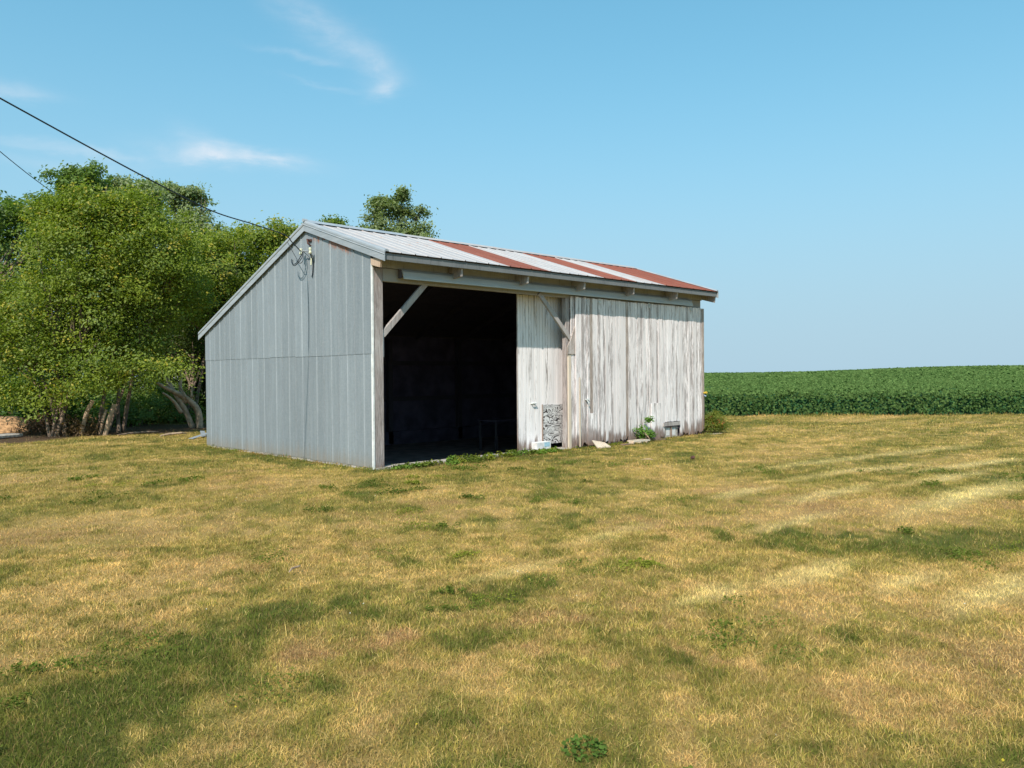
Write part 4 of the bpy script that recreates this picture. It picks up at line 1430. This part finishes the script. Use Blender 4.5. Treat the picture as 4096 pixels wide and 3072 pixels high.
spread_tree('cottonwood_tree', 'sparse grey green cottonwood with its dark trunk showing, above the left trees', (7.8, 27.0, 0),
            [(0, 0, 0)],
            mass(38, (715, 810, 42, 40), (765, 830, 45, 50), (820, 815, 30, 40), (700, 880, 50, 40), (790, 895, 60, 40), (835, 925, 40, 35), (740, 950, 70, 50), (800, 1020, 90, 60),
                 (760, 1150, 140, 90)),
            1000, 22, 0.15, SG, 8, group=GT, trunk_r=0.16, limbs=4, sig=0.15, gather=7)
spread_tree('cottonwood_tree', 'cottonwood crown standing alone behind the ridge of the roof', (19.0, 28.0, 0),
            [(0, 0, 0), (0.4, 0, 0)],
            mass(43, (1520, 838, 38, 32), (1498, 885, 40, 45), (1560, 890, 50, 55), (1605, 830, 34, 42), (1630, 880, 48, 45), (1680, 860, 26, 36), (1705, 895, 30, 38),
                 (1590, 950, 80, 50), (1680, 950, 48, 40), (1520, 950, 60, 40), (1600, 1050, 130, 70), (1600, 1180, 150, 90)),
            1050, 22, 0.16, ((0.080, 0.125, 0.045), (0.330, 0.390, 0.150)), 9, group=GT, trunk_r=0.2, limbs=4, sig=0.17, droop=0.3, gather=6)
spread_tree('box_elder_tree', 'low treetops barely showing over the ridge between gable peak and cottonwood', (10.0, 21.5, 0),
            [(0, 0, 0), (0.5, 0, 0)],
            mass(34, (1330, 915, 26, 16), (1375, 922, 28, 14), (1440, 948, 18, 12), (1340, 1070, 90, 40), (1300, 1140, 130, 70)),
            520, 20, 0.13, MG, 10, group=GT, gather=5)
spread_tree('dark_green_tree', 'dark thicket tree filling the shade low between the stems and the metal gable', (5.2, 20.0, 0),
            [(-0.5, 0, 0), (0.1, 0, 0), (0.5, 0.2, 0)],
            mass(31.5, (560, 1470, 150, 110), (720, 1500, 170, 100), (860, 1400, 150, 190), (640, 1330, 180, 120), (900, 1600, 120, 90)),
            1500, 20, 0.14, ((0.022, 0.045, 0.012), (0.045, 0.075, 0.020)), 11, group=GT, trunk_r=0.14)  # leaf colours near black, understory shade put into the tint
spread_tree('dark_green_tree', 'low broad green tree closing the gap behind the leftmost pale stems', (-1.5, 22.5, 0),
            [(-0.5, 0, 0), (0.1, 0, 0), (0.5, 0.2, 0)],
            mass(31, (60, 1430, 190, 110), (260, 1440, 180, 110), (440, 1420, 170, 120), (-150, 1380, 220, 150)),
            1300, 20, 0.14, MG, 12, group=GT, trunk_r=0.1)
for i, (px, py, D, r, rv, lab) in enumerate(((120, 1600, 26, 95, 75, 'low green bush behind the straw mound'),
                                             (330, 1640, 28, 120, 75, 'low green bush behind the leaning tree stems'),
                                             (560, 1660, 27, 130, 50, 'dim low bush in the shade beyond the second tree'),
                                             (700, 1650, 28.5, 150, 70, 'dim low bush in deep shade left of the gable corner'))):  # the two dim bushes are added here to throw shade on sunlit ground
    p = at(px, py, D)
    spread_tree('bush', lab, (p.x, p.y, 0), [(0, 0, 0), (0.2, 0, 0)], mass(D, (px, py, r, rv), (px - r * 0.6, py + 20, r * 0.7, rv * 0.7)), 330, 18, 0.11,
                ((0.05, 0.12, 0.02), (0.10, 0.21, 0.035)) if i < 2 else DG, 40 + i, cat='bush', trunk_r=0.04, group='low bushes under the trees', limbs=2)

# bush and sapling at the long wall
spread_tree('bush', 'rounded red and green bush at the far corner of the shed', (10.62, 0.02, 0), [(-0.08, 0, 0), (0.08, 0, 0)],
            [(Vector((10.66, 0.0, 0.22)), 0.34, 0.28, 0.20), (Vector((10.50, -0.05, 0.17)), 0.2, 0.2, 0.15), (Vector((10.84, 0.02, 0.18)), 0.2, 0.2, 0.15)],
            800, 14, 0.036, ((0.055, 0.10, 0.015), (0.26, 0.28, 0.03), (0.45, 0.12, 0.04)), 21, cat='bush', trunk_r=0.018, sig=0.045, limbs=3, gather=5)
spread_tree('sapling', 'bright green leafy sapling growing against the outer sliding door', (7.28, -0.26, 0), [(0, 0, 0), (0.03, 0, 0)],
            [(Vector((7.22, -0.27, 0.22)), 0.17, 0.10, 0.18), (Vector((7.36, -0.27, 0.20)), 0.12, 0.10, 0.16), (Vector((7.43, -0.27, 0.56)), 0.06, 0.05, 0.07),
             (Vector((7.14, -0.27, 0.38)), 0.06, 0.06, 0.08), (Vector((7.62, -0.26, 0.10)), 0.10, 0.06, 0.08)],
            60, 10, 0.062, ((0.085, 0.19, 0.03), (0.17, 0.30, 0.05)), 22, cat='sapling', trunk_r=0.008, sig=0.04, limbs=3, bark='bark_light', gather=4)

# fallen stems under the third tree
ft = empty('fallen_tree', (3.2, 15.8, gz(3.2, 15.8)), 'pale bare fallen stems splayed out in the shade left of the gable', 'fallen tree')


def seen(px, py, D):
    return at(px, py, D) - Vector(ft.location)


for pts, r_ in (([(800, 1725, 25.6), (790, 1640, 25.5), (740, 1590, 25.3), (680, 1560, 25.0), (625, 1530, 24.8)], 0.12),
                ([(775, 1720, 25.6), (735, 1630, 25.3), (700, 1575, 25.2), (665, 1500, 25.2)], 0.10),
                ([(745, 1610, 25.3), (722, 1560, 25.4), (725, 1500, 25.5), (728, 1450, 25.6)], 0.07),
                ([(700, 1575, 25.2), (668, 1530, 25.1), (658, 1490, 25.1)], 0.05),
                ([(725, 1650, 25.2), (690, 1600, 24.9), (650, 1570, 24.7)], 0.07),
                ([(765, 1590, 25.3), (768, 1550, 25.3)], 0.04), ([(752, 1600, 25.2), (712, 1530, 25.3)], 0.035)):
    q = curve_pts([seen(*p) for p in pts], 5)
    MB().tube(q, [r_ * (1 - 0.6 * i / (len(q) - 1)) for i in range(len(q))], 8).build('stem', M['bark_light'], ft, smooth=True)
# extra pale stems at the lawn edge belong to the second tree's clump
for i, (pts, r_, lab) in enumerate((([(322, 1722, 22.3), (345, 1655, 22.3), (372, 1602, 22.4)], 0.055, 'pale sawn off stump leaning right, under the leftmost trees'),
                                    ([(418, 1733, 22.3), (440, 1665, 22.3), (458, 1618, 22.4)], 0.06, 'pale sawn off stump with a blunt top, rightmost of the leaning stumps'),
                                    ([(398, 1730, 22.6), (412, 1680, 22.6), (425, 1640, 22.7)], 0.04, 'thin pale stump between the two thicker leaning stumps'))):
    P = [at(*p) for p in pts]
    P[0].z = gz(P[0].x, P[0].y) - 0.05
    base = P[0].copy()
    o = MB().tube(curve_pts([p - base for p in P], 4), [r_ * 1.15] + [r_] * 8, 9).build('tree_stump', M['bark_light'], None, base)
    tag(o, lab, 'stump', 'leaning stumps at the lawn edge')

# loose sticks and pale metal strips on the ground by the rear corner
for (px, py, D, a, ln, mt, lab) in ((800, 1762, 21.2, 0.7, 1.0, 'galv_trim', 'pale metal strip on the ground nearest the rear corner of the gable'),
                                    (812, 1752, 22.0, 1.2, 1.2, 'galv_trim', 'grey metal strip behind the nearer strip at the rear corner'),
                                    (700, 1763, 22.0, 0.3, 0.9, 'bark_light', 'dry fallen branch at the shaded lawn edge left of the gable'),
                                    (560, 1745, 22.6, 0.2, 1.3, 'bark', 'long dark fallen branch in the shade below the second tree')):
    p = at(px, py, D)
    zg = gz(p.x, p.y)
    if mt == 'galv_trim':
        o = MB().prism([(-ln / 2, -0.06, 0.02), (-ln / 2, 0.06, 0.03), (-ln / 2, 0.06, 0.036), (-ln / 2, -0.06, 0.026)],
                       [(ln / 2, -0.06, 0.10), (ln / 2, 0.06, 0.11), (ln / 2, 0.06, 0.116), (ln / 2, -0.06, 0.106)]).build('metal_strip', M[mt], None, (p.x, p.y, zg))
        tag(o, lab, 'metal strip')
    else:
        o = MB().tube([(-ln / 2, 0, 0.03), (-ln / 6, 0.05, 0.05), (ln / 5, -0.03, 0.06), (ln / 2, 0.08, 0.03)], [0.02, 0.035, 0.03, 0.01], 7).build('fallen_branch', M[mt], None, (p.x, p.y, zg))
        tag(o, lab, 'branch')
    o.rotation_euler[2] = a

# straw mound
def mound():
    n, mr = 26, 9
    V, F = [(0, 0, 0.46)], []
    for i in range(1, mr + 1):
        for k in range(n):
            a = 2 * math.pi * k / n
            r = 0.85 * i / mr
            q = fbm(np.array([math.cos(a) * r * 2 + 9]), np.array([math.sin(a) * r * 2 + 4]), 3, 77)[0] - 0.5
            h = 0.46 * (1 - (i / mr) ** 2.2) + q * 0.22 * (1 - i / mr * 0.7)
            V.append((math.cos(a) * r * 1.05, math.sin(a) * r, h - (0.12 if i == mr else 0)))
    for k in range(n):
        F.append((0, 1 + k, 1 + (k + 1) % n))
    for i in range(mr - 1):
        for k in range(n):
            a, b_ = 1 + i * n + k, 1 + i * n + (k + 1) % n
            F.append((a, a + n, b_ + n, b_))
    p = at(25, 1735, 24.0)
    o = MB().add(V, F).build('straw_mound', M['straw'], None, (p.x, p.y, gz(p.x, p.y)), smooth=True)
    tag(o, 'rounded brown mound of dry straw and soil at the left edge', 'mound')


mound()
p = at(15, 1768, 21.6)
o = MB().box(-0.5, 0.35, -0.3, 0.25, 0, 0.09).build('concrete_slab', M['concrete'], None, (p.x, p.y, gz(p.x, p.y)), bevel=0.02)
o.rotation_euler[2] = 0.5
tag(o, 'pale flat slab in the grass in front of the straw mound', 'slab')

# dry brush between mound and first tree
def brush(px0, px1, D, lab, seed, cols, h=0.5):
    rs = np.random.RandomState(seed)
    n = 900
    C, N = [], []
    P = []
    c = at((px0 + px1) / 2, 1700, D)
    base = Vector((c.x, c.y, gz(c.x, c.y)))
    wx = (px1 - px0) / 2 * D / 3186.86
    u = rs.normal(0, 0.5, n) * wx
    v = rs.normal(0, 0.35, n)
    x, y = u * C_R.x + v * C_F.x, u * C_R.y + v * C_F.y
    z = np.abs(rs.normal(0, h * 0.45, n)) + 0.03
    nn = rs.normal(0, 1, (n, 3))
    K = np.array(cols) * rs.uniform(0.5, 1.4, (n, 1))
    me = leaf_mesh('dry_brush', np.stack([x, y, z], 1), nn, rs.uniform(0.06, 0.22, n), K, M['leaf'], 0.22, rs)
    tag(link('dry_brush', me, None, None, base), lab, 'brush')


brush(90, 260, 23.2, 'reddish brown dry brush between the mound and the first tree', 71, (0.20, 0.115, 0.07))
brush(240, 400, 22.6, 'brown dry brush around the feet of the leaning stumps', 72, (0.19, 0.12, 0.06), 0.45)

# white house glimpsed through the trees
hc = at(790, 1560, 48)
house = empty('white_house', (hc.x, hc.y, gz(hc.x, hc.y)), 'small white house glimpsed through the dark trees left of the gable', 'house')
zr = 1.0
wl = MB().box(-2.6, 2.6, -2, 2, 0, 2.6)
wl.build('wall', M['house_white'], house)
MB().prism([(-2.9, -2.3, 2.5), (-2.9, 2.3, 2.5), (-2.9, 0, 3.9)], [(2.9, -2.3, 2.5), (2.9, 2.3, 2.5), (2.9, 0, 3.9)]).build('roof', M['shingle'], house)
for x in (-1.6, 0.6):
    wn_ = MB().box(x, x + 1.0, -2.03, -2.002, 1.1, 2.1).build('window', M['glass'], house)
    MB().box(x - 0.08, x, -2.05, -2.003, 1.02, 2.18).box(x + 1.0, x + 1.08, -2.05, -2.003, 1.02, 2.18).box(x, x + 1, -2.05, -2.003, 2.1, 2.18).box(x, x + 1, -2.05, -2.003, 1.02, 1.1).build('frame', M['white_metal'], wn_)
house.rotation_euler[2] = -0.77
